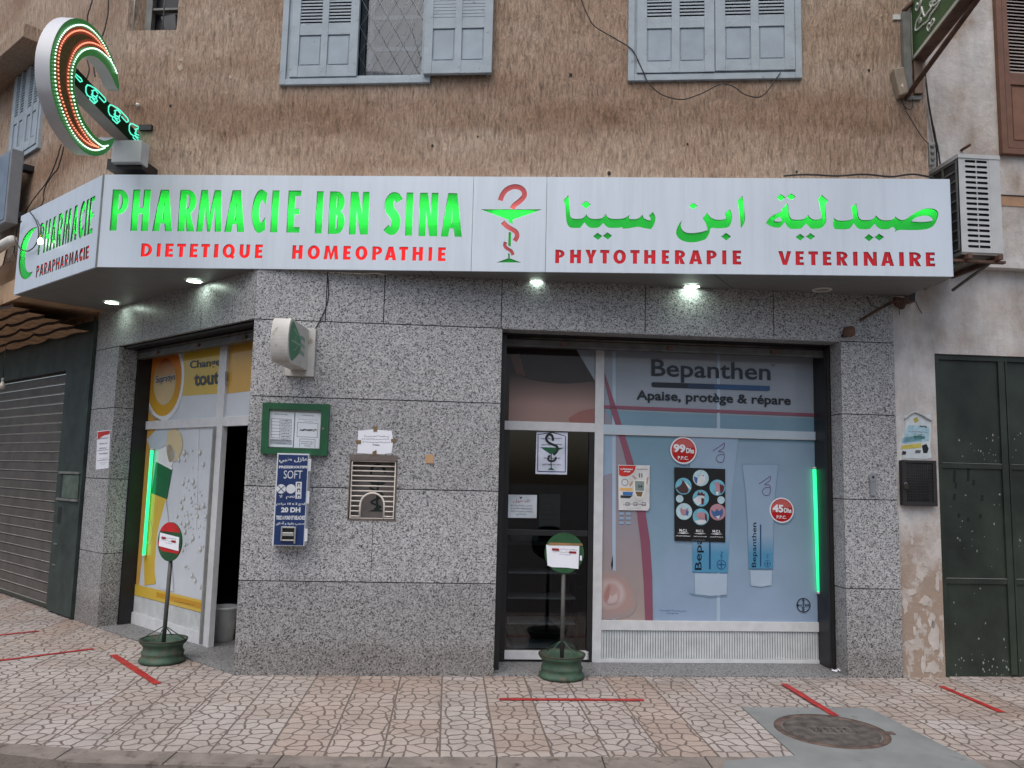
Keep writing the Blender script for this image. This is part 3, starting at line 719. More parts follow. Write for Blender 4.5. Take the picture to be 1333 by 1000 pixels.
# ---- right shop opening
b = MB(); b.box(G, g_door1-.03, g_door1-.002, -.005, ZJ[4]-.022, -.50, -.205, BLACK); b.box(G, g_door1-.038, g_door1-.028, 0, ZJ[4]-.03, -.24, -.22, DARKGAP); b.build('shutter_guide', ph)
b = MB(); b.box(G, g_door0, g_door0+.05, -.005, ZJ[4]-.022, -.50, -.17, BLACK); b.build('shutter_guide', ph)
b = MB(); b.box(C, c_r1, c_r1+.03, -.005, ZJ[4]-.022, -.37, -.205, BLACK); b.build('shutter_guide', ph)
b = MB(); b.box(C, -.03, -.002, -.005, ZJ[4]-.022, -.37, -.1, BLACK); b.build('shutter_guide', ph)
b = MB(); b.box(G, g_door0, g_door1, ZJ[4]-.02, ZJ[4]-.004, -.50, -.203, BLACK); b.build('lintel_soffit', ph)
b = MB(); b.box(C, c_r1, -.002, ZJ[4]-.02, ZJ[4]-.004, -.37, -.05, BLACK); b.build('lintel_soffit', ph)
b = MB()
def roller(mb, pl, u0, u1, zt, w0, zb):
    z = zb+.17
    for k, h in enumerate((.035, .035, .03)):
        mb.tube([pl.pt(u0, z-h/2, w0), pl.pt(u1, z-h/2, w0)], h*.52, ROLLER, 8); z -= h
    mb.box(pl, u0, u1, z-.055, z-.004, w0-.03, w0+.012, ROLLER); mb.box(pl, u0, u1, z-.07, z-.056, w0-.05, w0+.03, ROLLER)
    for k in range(3):
        a = u0+(u1-u0)*(.17+.33*k); mb.box(pl, a, a+.05, z-.062, z-.02, w0+.012, w0+.03, RUST)
roller(b, G, g_door0+.05, g_door1-.03, ZJ[4]-.02, -.27, G.z(900, 459, -.24)); b.build('roller_shutter', ph)
b = MB(); roller(b, C, c_r1+.03, -.03, ZJ[4]-.02, -.2, C.z(250, 455, -.17)); b.build('roller_shutter', ph)
# sills
b = MB(); b.box(G, g_door0-.002, g_door1+.002, -.02, .012, -.62, -.01, GRAN_D); b.build('door_sill', ph)
b = MB(); b.box(C, c_r1-.002, 0, -.02, .012, -.6, -.01, GRAN_D); b.build('door_sill', ph)

# window film, right ---------------------------------------------------------
zt, zb_ = W.z(900, 450), W.z(900, 808)
X0, X1 = 783.5, 1066
F_GREY = film('film_grey', srgb(146, 155, 166)); F_BLUE = film('film_blue', srgb(112, 144, 162), srgb(138, 162, 182), 2.0, .7)  # blues darker towards the top: shade of the recess put into the ink
F_BLUE2 = film('film_pale_blue', srgb(132, 156, 176), srgb(142, 162, 186), 1.2, .45)
F_RED = film('film_crimson', srgb(134, 82, 100)); F_SKIN = film('film_skin', srgb(140, 136, 148), srgb(158, 144, 138), 1.5, .5)
F_FACE = film('film_face', srgb(150, 124, 118), srgb(48, 38, 37), 2.30, 2.58); F_HAIR = film('film_hair', srgb(50, 42, 42), var=.2)
F_EAR = film('film_ear', srgb(176, 162, 160)); F_PINK = film('film_ear_shade', srgb(164, 130, 125)); F_EARD = film('film_ear_fold', srgb(146, 92, 88))
F_TUBE = film('film_tube', srgb(142, 164, 186)); F_TUBE_B = film('film_tube_blue', srgb(142, 164, 186), srgb(80, 140, 174), 1.16, .98); F_CAP = film('film_cap', srgb(166, 184, 202))
F_STRIP = film('film_light_strip', srgb(164, 182, 200)); F_NAVY = film('film_navy', srgb(22, 28, 42)); F_BAR = film('film_bar', srgb(40, 76, 118)); F_BARM = film('film_bar_mid', srgb(30, 52, 82))
F_BADGE = film('film_badge', srgb(176, 32, 34)); F_BADGE2 = film('film_badge_gloss', srgb(190, 92, 90)); F_WHITE = film('film_white', srgb(226, 228, 232))
F_FRAMEB = film('film_over_frame', srgb(176, 192, 204)); F_LINE = film('film_outline', srgb(116, 142, 164)); F_PURPLE = film('film_mark', srgb(110, 84, 120))
swn = MB()
t1, t2, t3 = 551, 564, 807
uA, uB, uC, uD = W.u(772, 700), W.u(783.7, 700), W.u(1066, 600), W.u(1070, 800)
uM0, uM1 = W.u(775, 500), W.u(786, 500)
zT0, zT1 = W.z(900, 560.5), W.z(900, 571); zT0, zT1 = W.z(925, 569.5), W.z(925, 558.5)
zB0, zB1 = W.z(925, 821), W.z(925, 808.5); zR0, zR1 = .013, W.z(925, 858)
uE = uD+.02
for a, c, z0, z1 in ((uA, uB, zR0, zt+.05), (uE-.02, uE+.012, zR0, zt+.05)): swn.box(W, a, c, z0, z1, -.03, .025, FRAME)
for z0, z1 in ((zT0, zT1), (zB0, zB1), (zR0, zR1)): swn.box(W, uB, uE-.02, z0, z1, -.03, .022, FRAME)
shopw = swn.build('shop_window', ph, .002)
b = MB(); z0, z1 = zR1, zB0; b.box(W, uB, uE-.02, z0, z1, -.03, -.004, RIBG); u_ = uB+.006
RIBM = M('white_ribs', srgb(202, 206, 206), .5, .08, 9)
while u_ < uE-.03: b.box(W, u_, u_+.016, z0+.002, z1-.002, -.004, .006, RIBM); u_ += .0235
b.build('kick_panel', shopw)
b = MB()
def L(k): return -.002+.0016*k
def art(pts, mat, k): b.px(W, pts, mat, L(k))
b.px(W, rect(X0-3, 440, 1072, 830), F_GREY, -.0025)                       # backing sheet
art([(786, 440), (1066, 450), (1066, 541), (786, 530)], F_GREY, 1)
art([(783, 534), (1066, 545), (1070, 812), (783, 812)], F_BLUE, 1)
art([(955, 575), (1066, 578), (1070, 812), (850, 812), (870, 700), (945, 690)], F_BLUE2, 2)
art([(783, 536), (790, 536)]+[(806, 570), (820, 608), (830, 650), (838, 700), (841, 760), (841, 812), (783, 812)], F_SKIN, 3)
art(rect(797, 440, 801.5, 812), F_STRIP, 4); art(rect(933, 440, 937.5, 812), F_STRIP, 4)
art([(783, 620), (797, 616), (797, 560), (783, 560)], F_TUBE, 4)
art([(782, 470), (802, 530), (809, 552), (816, 575), (824, 600), (832, 630), (840, 665), (846, 705), (849, 750), (850, 812), (840, 812), (838, 760), (834, 705), (828, 660), (820, 622), (812, 590), (804, 562), (796, 537)], F_RED, 5)
art([(786, 527.5), (1066, 538.5), (1066, 542.5), (786, 531.5)], F_RED, 5)
# baby ear
ear = [(781, 757), (792, 754), (803, 755), (811, 762), (814, 774), (811, 784), (803, 790), (794, 791), (786, 790), (781, 786)]
def blend(pts, c0, c1, k, steps=6, nm='print'):
    """airbrushed print: nested outlines from the edge colour to the core colour"""
    cx, cy = sum(p[0] for p in pts)/len(pts), sum(p[1] for p in pts)/len(pts)
    for i in range(steps):
        t = (i+1)/steps; sc_ = 1.18-.42*i/(steps-1)
        q = [(max(783.2, cx+(x-cx)*sc_), min(811.5, cy+(y-cy)*sc_)) for x, y in pts]
        art(q, film('%s_%d' % (nm, i), tuple(a+(c-a)*t for a, c in zip(c0, c1))), k+i*.3)
c2 = lambda *p: chaikin(chaikin(list(p)), 75)
sk = srgb(152, 142, 142)
blend(c2((783, 748), (797, 746), (812, 751), (822, 764), (828, 784), (820, 798), (800, 802), (783, 800)), sk, srgb(166, 140, 134), 6, 6, 'ear_blush')
blend(c2((783, 758), (792, 755), (803, 756), (811, 763), (814, 775), (810, 785), (800, 791), (783, 790)), srgb(166, 144, 139), srgb(184, 168, 165), 8, 5, 'ear_shell')
blend(c2((784, 770), (790, 761), (797, 759), (804, 763), (807, 771), (803, 778), (796, 783), (785, 782)), srgb(180, 164, 160), srgb(172, 144, 139), 9.6, 5, 'ear_bowl')
blend(c2((790, 781), (793, 774), (798, 776), (803, 771), (806, 778), (801, 786), (791, 786)), srgb(168, 136, 131), srgb(186, 170, 167), 11.2, 4, 'ear_lobe')
blend(c2((786, 779), (788, 769), (792, 762), (795, 764), (793, 771), (793, 778), (789, 783)), srgb(170, 142, 137), srgb(160, 120, 114), 12.5, 4, 'ear_fold')
art([(795.5, 735), (797.5, 722), (798, 735), (797, 744)], F_NAVY, 6)
for k in range(3): 
    for j in range(2): art(rect(806+j*9, 667+k*6, 812+j*9, 670.5+k*6), F_TUBE, 6)
# cream tubes
art([(896, 560), (962, 562), (953, 640), (949, 706), (948, 745), (901, 745), (902, 706), (900, 640)], F_TUBE, 5)
art([(901.5, 690), (949.5, 691), (947.5, 746), (901.5, 745)], F_TUBE_B, 6)
art([(904, 746.5), (946.5, 747), (946, 774), (925, 776), (905, 773.5)], F_CAP, 6); art([(897, 772), (905, 773), (925, 777), (946, 775), (947, 776.5), (925, 778.5), (901, 775)], F_LINE, 5)
art([(965.5, 604), (1014, 604), (1010, 640), (1007, 690), (1006.5, 741), (974.5, 741), (973, 690), (970, 640)], F_LINE, 5)
art([(966.5, 605), (1013, 605), (1009, 640), (1006, 690), (1005.5, 740.5), (975.5, 740.5), (974, 690), (971, 640)], F_TUBE, 6)
art([(973.5, 690), (1006.5, 690), (1006, 740.5), (975, 740.5)], F_TUBE_B, 7)
art([(976.5, 742.5), (1005, 743), (1004.5, 762), (990, 764), (977.5, 762.5)], F_CAP, 7)
for dx, dy, sc_ in ((0, 0, 1), (60, 43, 1)):
    b.stroke(W, [W.uz(930+dx+x, 578+dy+y, L(7)) for x, y in smooth_open([(-2, 9), (4, 5), (10, 1), (13, -1), (12, 5), (5, 10), (12, 11), (12, 22), (6, 24), (2, 19), (6, 14), (12, 14)], 3)], .006, F_PURPLE, L(8))
text(b, W, 'Bepanthen', [(905.5, 655), (905.5, 655), (0, 0), (0, 0)] and [(904.5, 742), (906, 650), (917, 650), (916, 742)], F_NAVY, L(8), .006)
text(b, W, 'Bepanthen', [(978.5, 738.5), (979, 680.5), (986.5, 680.5), (986, 738.5)], F_NAVY, L(8), .006)
art(rect(923, 660, 925.2, 741), F_BAR, 8); art(rect(989.3, 683, 991, 737.5), F_BAR, 8)
text(b, W, '100 g', [(938, 727), (938, 718), (941, 718), (941, 727)], F_BAR, L(8)); text(b, W, '30 g', [(998, 727), (998, 721), (1000.5, 721), (1000.5, 727)], F_BAR, L(8))
def crosslogo(x, y, r, mat):
    u_, z_ = W.uz(x, y, L(8)); rr = r*W.off(0).uz(x+1, y)[0]-r*W.uz(x, y)[0]
    b.tube  # ring
    b.poly(W, [arc(u_, z_, rr, rr, 0, 360, 28)[:-1], arc(u_, z_, rr*.88, rr*.88, 0, 360, 28)[:-1]], L(8), mat)
    if r > 8:
        for k, c_ in enumerate('BAYER'):
            o = (k-2)*r*.36; h = r*.16
            text(b, W, c_, [(x+o-h, y-h), (x+o+h, y-h), (x+o+h, y+h), (x+o-h, y+h)], mat, L(8), .03)
            if k != 2: text(b, W, c_, [(x-h, y+o-h), (x+h, y+o-h), (x+h, y+o+h), (x-h, y+o+h)], mat, L(8), .03)
    else:
        b.box(W, u_-rr*.7, u_+rr*.7, z_-rr*.09, z_+rr*.09, L(7), L(8), mat); b.box(W, u_-rr*.09, u_+rr*.09, z_-rr*.7, z_+rr*.7, L(7), L(8)+.0004, mat)
crosslogo(1046, 788, 9, F_NAVY); crosslogo(939, 735, 6, F_BAR); crosslogo(999, 734, 4.3, F_BAR)
scribble(b, W, [(857, 793), (893, 794), (893, 801), (857, 800)], F_BAR, L(3), 2, 5)
# headline
text(b, W, 'Bepanthen', [(848, 467.5), (1003, 473.5), (1003, 502), (848, 496.5)], F_NAVY, L(6), .012)
text(b, W, 'TM', [(1003, 474.5), (1008, 474.5), (1008, 477), (1003, 477)], F_NAVY, L(6))
text(b, W, 'Apaise, prot\u00e8ge & r\u00e9pare', [(828.5, 508), (1029.5, 515.5), (1029.5, 531), (828.5, 524)], F_NAVY, L(6), .024)
art([(848, 499), (850, 497.5), (1002, 502.5), (1002.5, 507.5), (1000, 509), (850, 504), (848, 502)], F_NAVY, 5); art([(895, 499.4), (960, 501.3), (960, 507.6), (895, 505.6)], F_BARM, 5.5); art([(930, 500.4), (1002, 502.5), (1002.5, 507.5), (1000, 509), (930, 506.7)], F_BAR, 6)
for x, y, r, s_ in ((889.7, 586.4, 17.2, '99'), (1017.6, 664.3, 15.8, '45')):
    u_, z_ = W.uz(x, y, L(8)); rr = r*(W.u(x+1, y)-W.u(x, y))
    b.disc(W, u_+.006, z_-.008, rr*1.02, L(7), F_LINE, 36); b.disc(W, u_, z_, rr, L(8), F_WHITE, 36); b.disc(W, u_, z_, rr*.90, L(9), F_BADGE, 36)
    b.poly(W, [arc(u_, z_, rr*.84, rr*.84, 15, 195, 20)+[(u_, z_+rr*.25)]], L(10), F_BADGE2)
    text(b, W, s_, [(x-r*.75, y-r*.5), (x+r*.15, y-r*.44), (x+r*.15, y+r*.2), (x-r*.75, y+r*.14)], F_WHITE, L(11), .045)
    text(b, W, 'Dhs', [(x+r*.2, y-r*.2), (x+r*.8, y-r*.16), (x+r*.8, y+r*.24), (x+r*.2, y+r*.2)], F_WHITE, L(11), .045)
    text(b, W, 'P.P.C.', [(x-r*.42, y+r*.42), (x+r*.38, y+r*.46), (x+r*.38, y+r*.72), (x-r*.42, y+r*.68)], F_WHITE, L(11), .03)
# film wrapped over the transom
b.px(W, [(785, 552.5), (1065, 562.5), (1066, 572.5), (785, 564)], F_FRAMEB, .0235)
b.build('window_film', shopw)

# ---- right door: transom light, glazed door
b = MB(); d0 = g_door0+.05; du0, du1 = d0, uA
zt0, zt1 = W.z(710, 561), W.z(710, 549.5)
b.box(W, du0, du1, zt0, zt1, -.03, .022, FRAME); b.box(W, uM0-.002, uM0+.06, zt1, zt+.05, -.03, .02, FRAME)
b.box(W, du0, du0+.07, .02, zt0, -.03, .02, BLACK); b.box(W, du1-.05, du1, .02, zt0, -.03, .02, BLACK)
b.box(W, du0+.07, du1-.05, .10, .30, -.03, .01, BLACK) if False else None
zr = W.z(710, 690); b.box(W, du0+.07, du1-.05, zr-.05, zr, -.03, .012, BLACK)
b.box(W, du0+.04, du1-.03, .035, .11, -.03, .02, FRAME)
door = b.build('shop_door', ph, .002)
b = MB(); b.box(W, du0+.06, du1-.04, .10, zt0, -.012, -.006, m_glass('door_glass', (.55, .57, .58))); b.build('glass', door)
b = MB()
b.px(W, [(655, 448), (778, 453), (778, 552), (650, 549)], F_HAIR, -.0025)
b.px(W, chaikin([(664, 455), (668, 478), (676, 490), (700, 497), (735, 500), (760, 498), (775, 496), (778, 551), (662, 550)]), F_FACE, L(1))
b.px(W, [(749, 453), (778, 455), (778, 507), (775, 497)], F_GREY, L(2))
b.px(W, chaikin(chaikin([(740, 545), (752, 536), (770, 532), (778, 532), (778, 551), (742, 551)])), film('film_lip', srgb(140, 96, 92)), L(3))
b.px(W, chaikin([(664, 462), (676, 460), (684, 490), (672, 486)]), film('film_shadow', srgb(92, 62, 56)), L(2))
b.build('window_film', door)

# ---- left shop window
b = MB()
cu0, cu1 = CW.u(184, 640), CW.u(275, 760); cm0, cm1 = CW.u(286.5, 500), CW.u(296, 500); ce = -.03
zt_ = CW.z(250, 450); a0, a1 = CW.z(250, 557), CW.z(250, 545.5); b0, b1_ = .013, .13
zk = CW.z(225, 788)
b.box(CW, cu0-.06, cu0, b0, zt_+.2, -.03, .025, FRAME); b.box(CW, cm0, cm1, b0, zt_+.3, -.03, .025, FRAME)
b.box(CW, cu0, cm0, a0, a1, -.03, .022, FRAME); b.box(CW, cm1, ce, a0, a1, -.03, .022, FRAME)
b.box(CW, cu0, cm0, b0, b1_, -.03, .022, FRAME)
lshop = b.build('shop_window', ph, .002)
b = MB(); b.box(CW, cu0, cm0, b1_, zk, -.03, -.004, RIBG); u_ = cu0+.006
while u_ < cm0-.02: b.box(CW, u_, u_+.016, b1_+.002, zk-.002, -.004, .006, RIBM); u_ += .0235
b.build('kick_panel', lshop)
Y_ = film('film_yellow', srgb(204, 172, 66)); Y2 = film('film_amber', srgb(198, 154, 72)); OR = film('film_orange', srgb(196, 112, 40), srgb(205, 160, 50), 2.75, 2.3)
LG = film('film_light_grey', srgb(198, 204, 210)); WH2 = film('film_pearl', srgb(222, 224, 226)); CR = film('film_cream', srgb(206, 190, 150)); GR2 = film('film_label_green', srgb(20, 96, 58))
DROP = film('film_drop', srgb(170, 170, 166)); DROP2 = film('film_drop_light', srgb(212, 215, 217)); DROP3 = film('film_drop_tan', srgb(176, 168, 152)); CAPW = film('film_capwhite', srgb(186, 198, 206))
b = MB()
def artc(pts, mat, k): b.px(CW, pts, mat, L(k))
b.poly(CW, [[(cu0, zk), (ce, zk), (ce, zt_+.25), (cu0, zt_+.25)]] if False else [[(cu0-.01, zk), (cm0+.01, zk), (cm0+.01, a0), (cu0-.01, a0)], ], -.0025, LG)
b.poly(CW, [[(cu0-.01, a1), (ce, a1), (ce, zt_+.25), (cu0-.01, zt_+.25)]], -.0025, LG)
artc([(240, 440), (292, 430), (292, 512), (237.5, 515.5)], Y_, 1); artc([(292, 430), (330, 420), (330, 508.5), (292, 513)], Y2, 1)
E2 = lambda cx, cy, rx, ry, n=30: [(cx+rx*math.cos(2*math.pi*i/n)-.0*i, cy+ry*math.sin(2*math.pi*i/n)-rx*math.cos(2*math.pi*i/n)*.28) for i in range(n)]
artc(E2(214, 495, 26, 54), WH2, 2); artc(E2(214, 495, 22.5, 46.5), OR, 3); artc(E2(214.5, 497, 14.5, 30), CR, 4)
artc(E2(214.5, 495, 13.8, 28), film('film_core', srgb(208, 186, 140), srgb(150, 70, 24), 2.5, 2.78), 5)
text(b, CW, 'Supradyn', [(202.5, 489), (228, 484.5), (228, 498), (202.5, 502.5)], F_WHITE, L(6), .045); text(b, CW, 'Supradyn', [(202.8, 489.3), (227.6, 485), (227.6, 498), (202.8, 502)], F_NAVY, L(7), .012)
text(b, CW, 'Change', [(247, 470), (287, 465.5), (287, 479), (247, 483)], F_NAVY, L(4), .02)
text(b, CW, 'tout', [(252.5, 487), (285, 484), (285, 500), (252.5, 503)], F_NAVY, L(4), .03)
b.px(CW, [(293, 484), (295.2, 483.8), (294.9, 496), (292.8, 496.3)], GREY, .026); b.px(CW, [(292.9, 498), (294.9, 497.8), (294.8, 500.5), (292.8, 500.7)], GREY, .026)
artc([(190, 520), (200, 541), (215, 550), (190, 552)], Y2, 2)
# lower pane
artc([(185, 556), (202, 552), (201, 585), (196, 655), (188, 700), (180, 768), (176, 768)], Y2, 1)
artc(chaikin([(191, 572), (205, 558), (222, 556), (228, 566), (214, 582), (196, 586)]), CAPW, 2)
artc(chaikin([(218, 562), (228, 557), (237, 566), (238, 585), (230, 600), (220, 602), (216, 585)]), CR, 3)
artc(chaikin([(206, 586), (222, 578), (230, 592), (222, 610), (204, 604)]), WH2, 3)
artc([(203, 600), (224, 611), (217, 650), (197, 642)], GR2, 4); artc([(203, 598), (224, 609), (224, 612), (203, 601)], F_WHITE, 5)
artc([(197, 642), (217, 650), (206, 720), (202, 760), (188, 762), (187, 720)], Y_, 3)
artc(chaikin([(205, 690), (216, 650), (222, 700), (226, 770), (212, 768), (203, 760), (201, 740), (203, 712)]), LG, 4)
scribble(b, CW, [(203, 640), (203, 618), (212, 618), (212, 640)], F_WHITE, L(5), 3, 8); scribble(b, CW, [(199, 670), (199, 655), (206, 655), (206, 670)], F_NAVY, L(5), 2, 9)
b.stroke(CW, [CW.uz(x, y, L(5)) for x, y in smooth_open([(187, 690), (193, 676), (198, 690), (195, 706), (188, 706)], 3)], .012, CR, L(5))
b.px(CW, [(258, 558), (258.9, 558), (255.5, 690), (254.8, 690)], WH2, L(3))
rd = random.Random(11)
drops = []
for k in range(120):
    t = rd.random()
    if t < .45: x, y = rd.gauss(246, 7), rd.uniform(585, 690)
    elif t < .85: x, y = rd.gauss(256, 13), rd.uniform(640, 720)
    else: x, y = rd.uniform(238, 272), rd.uniform(735, 775); 
    if t >= .85: x = 240+(y-735)*.7+rd.gauss(0, 3); 
    if not (229 < x < 273 and y < 780): continue
    r = rd.choice((.006, .009, .012, .018, .026, .032))*rd.uniform(.8, 1.1); u_, z_ = CW.uz(x, y, L(3))
    if any((u_-a)**2+(z_-c)**2 < (r+q)**2 for a, c, q in drops) or u_+r > cm0-.01 or z_-r < zk+.16: continue
    drops.append((u_, z_, r)); b.disc(CW, u_, z_, r, L(3), DROP if k % 3 else DROP3, 12); b.disc(CW, u_-r*.2, z_+r*.2, r*.68, L(4), DROP2, 10)
zb2 = zk+.005
b.poly(CW, [[(cu0, zb2), (cm0, zb2), (cm0, zb2+.11), (cu0, zb2+.11)]], L(6), Y_); b.poly(CW, [[(cu0+(cm0-cu0)*.35, zb2+.04), (cm0, zb2+.03), (cm0, zb2+.085), (cu0+(cm0-cu0)*.35, zb2+.085)]], L(7), film('film_deep_yellow', srgb(190, 140, 30)))
scribble(b, CW, [CW and (226, 781), (255, 787), (255, 790), (226, 784)], F_NAVY, L(8), 1, 4)
b.build('window_film', lshop)
b = MB(); b.box(CW, cm0+.01, cm0+.035, b0+.02, a0, .0255, .05, M('door_edge', srgb(150, 150, 148), .4, metal=.4)); b.build('door_edge', lshop)

# interior ------------------------------------------------------------------
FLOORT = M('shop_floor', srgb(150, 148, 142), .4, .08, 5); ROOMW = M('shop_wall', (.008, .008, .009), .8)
b = MB()
pts = [W.pt(uE+.05, 0, -.06), W.pt(d0-.05, 0, -.06), G.pt(gl+.4, 0, -.43), CW.pt(-.05, 0, -.05), CW.pt(cu0-.05, 0, -.05), (-4.4, 12.5, 0), (3.0, 12.5, 0)]
n7 = len(pts)
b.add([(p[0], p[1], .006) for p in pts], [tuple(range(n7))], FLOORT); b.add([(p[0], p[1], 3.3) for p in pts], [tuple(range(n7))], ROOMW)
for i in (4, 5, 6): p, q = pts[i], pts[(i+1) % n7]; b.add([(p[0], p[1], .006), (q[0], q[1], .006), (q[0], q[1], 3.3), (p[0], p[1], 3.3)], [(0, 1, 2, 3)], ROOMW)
b.build('interior', ph)

# night hatch ----------------------------------------------------------------
b = MB(); hb = -.13
HF = M('hatch_lining', srgb(110, 100, 94), .7, .15); HP = M('hatch_panel', srgb(118, 112, 108), .6, .1)
b.box(G, hx0, hx1, hz0, hz1, hb-.02, hb, HP)
for a, c, z0, z1 in ((hx0, hx0+.008, hz0, hz1), (hx1-.008, hx1, hz0, hz1), (hx0+.008, hx1-.008, hz0, hz0+.008), (hx0+.008, hx1-.008, hz1-.05, hz1)): b.box(G, a, c, z0, z1, hb, .004, HF)
# emblem on the panel: bowl and snake
hw, hh = hx1-hx0, hz1-hz0; hf = lambda a, c: (hx0+a*hw, hz0+c*hh); EMB = M('emblem_green', srgb(28, 40, 34), .6)
b.stroke(G, [hf(*p) for p in smooth_open([(.42, .70), (.44, .80), (.56, .85), (.68, .80), (.72, .72)], 4)], .02, EMB, hb+.003)
b.poly(G, [[hf(.36, .60), hf(.78, .60), hf(.68, .54), hf(.46, .54)]], hb+.003, EMB); b.poly(G, [[hf(.55, .54), hf(.60, .54), hf(.60, .16), hf(.55, .16)]], hb+.003, EMB)
b.stroke(G, [hf(*p) for p in smooth_open([(.40, .50), (.50, .46), (.66, .41), (.68, .36), (.5, .30), (.46, .26), (.66, .2), (.52, .17)], 4)], .016, EMB, hb+.0045); b.poly(G, [[hf(.40, .13), hf(.76, .13), hf(.62, .165), hf(.52, .165)]], hb+.003, EMB)
hatch = b.build('night_hatch', ph)
BARS = M('ivory_bars', srgb(214, 206, 196), .5, .06)
b = MB(); gw = -.012; m0, m1, n0, n1 = hx0+.02, hx1-.02, hz0+.018, hz1-.055
b.tube([G.pt(*p, gw) for p in ((m0, n0), (m1, n0), (m1, n1), (m0, n1))], .0075, BARS, 6, closed=True)
ac, ar, at_ = (m0+m1)/2, (m1-m0)*.275, n0+(n1-n0)*.235
for k in range(11):
    z = n1-(n1-n0)*(.005+.088*(k+.9))
    dz = z-at_
    if z < at_+ar:
        e = ar if z < at_ else math.sqrt(max(0, ar*ar-dz*dz))
        for p, q in ((m0, ac-e), (ac+e, m1)): b.tube([G.pt(p, z, gw), G.pt(q, z, gw)], .0062, BARS, 6)
    else: b.tube([G.pt(m0, z, gw), G.pt(m1, z, gw)], .0062, BARS, 6)
b.tube([G.pt(ac-ar, n0, gw)]+[G.pt(ac-ar*math.cos(R_(a)), at_+ar*math.sin(R_(a)), gw) for a in range(0, 181, 15)]+[G.pt(ac+ar, n0, gw)], .0085, BARS, 6)
b.build('grille', hatch)

# ================================================================== FASCIA SIGN
zs1 = S.z(690, 230.3)
sL, sR = S.u(130.5, 290), S.u(1239, 296); kR = 0.0; kL = K.u(22.5, 333)
sL = uof(S, isect(S, K)); kR = uof(K, isect(S, K))
fs = thing('fascia_sign', 'long silver shop fascia sign with green cut-out lettering wrapping the corner', 'sign', S.pt(0, ZS, 0))
GREEN_A = m_acrylic('green_acrylic', (.022, .60, .06), .16); RED_A = m_acrylic('red_acrylic', (.74, .012, .012), .85); RED_B = m_acrylic('dim_red_acrylic', (.58, .018, .028), .62)
SNAKE_A = m_acrylic('snake_acrylic', (.56, .09, .10), .6)
z7 = (135, 235, 5.554); z8 = (375, 235, 5.554)
pharm = word(S, [('P', 42, 175, 'bm'), ('H', 192, 342), ('A', 350, 492, 'bb'), ('R', 533, 655, 'bb'), ('M', 668, 849, 'bb'), ('A', 872, 1015, 'bb'), ('C', 1072, 1184, 'mt'), ('I', 1203, 1272), ('E', 1320, 1430)], 246.8, 248.2, 300.3, 303, z7, .165, .13)
ibn = word(S, [('I', 193, 258), ('B', 288, 412, 'bm'), ('N', 440, 590), ('S', 695, 816, 'bt'), ('I', 845, 907), ('N', 943, 1088), ('A', 1105, 1256, 'bb')], 249, 251.8, 304, 308.6, z8, .165, .13)
diet = word(S, [('D', 268, 350, 'bm'), ('I', 382, 415), ('E', 443, 507), ('T', 533, 597, 'tt'), ('E', 620, 683), ('T', 708, 770, 'tt'), ('I', 795, 832), ('Q', 860, 948, 'mm'), ('U', 983, 1060, 'mt'), ('E', 1092, 1152)], 316.9, 318.5, 334, 336.2, z7, .27, .2)
homeo = word(S, [('H', 28, 107), ('O', 142, 230, 'mm'), ('M', 257, 362, 'bb'), ('E', 397, 455), ('O', 487, 574, 'mm'), ('P', 607, 680, 'bm'), ('A', 698, 782, 'bb'), ('T', 805, 868, 'tt'), ('H', 898, 976), ('I', 1014, 1043), ('E', 1083, 1141)], 319.3, 322.2, 337.1, 340, z8, .27, .2)
zz = (666, 220, 3.99)
phyto = word(S, [('P', 226, 275, 'bm'), ('H', 303, 361), ('Y', 383, 442, 'tt'), ('T', 460, 508, 'tt'), ('O', 528, 594, 'mm'), ('T', 617, 665, 'tt'), ('H', 688, 747), ('E', 780, 818), ('R', 848, 901, 'bb'), ('A', 922, 990, 'bb'), ('P', 1013, 1065, 'bm'), ('I', 1094, 1115), ('E', 1148, 1192)], 325.2, 326.2, 342.7, 344.5, zz, .29, .21)
zv = (1000, 220, 4.)
veto = word(S, [('V', 52, 120, 'tt'), ('E', 143, 185), ('T', 209, 259, 'tt'), ('E', 285, 328), ('R', 357, 414, 'bb'), ('I', 443, 464), ('N', 498, 565), ('A', 588, 656, 'bb'), ('I', 683, 705), ('R', 736, 797, 'bb'), ('E', 822, 867)], 327, 328.7, 345, 347, zv, .29, .21)
def tr(pl, pts, ox, oy, sc, sm=1):
    p = [(ox+x/sc, oy+y/sc) for x, y in pts]
    for _ in range(sm): p = chaikin(p)
    return [pl.uz(x, y) for x, y in p]
def dia(pl, cx, cy, rx, ry, ox, oy, sc): return tr(pl, [(cx-rx, cy), (cx-rx*.03, cy-ry), (cx+rx, cy-ry*.05), (cx+rx*.06, cy+ry)], ox, oy, sc, 0)
A_, B_, C_, D_ = (990, 240, 11.108), (1080, 240, 8.331), (725, 240, 9.521), (865, 240, 11.108)
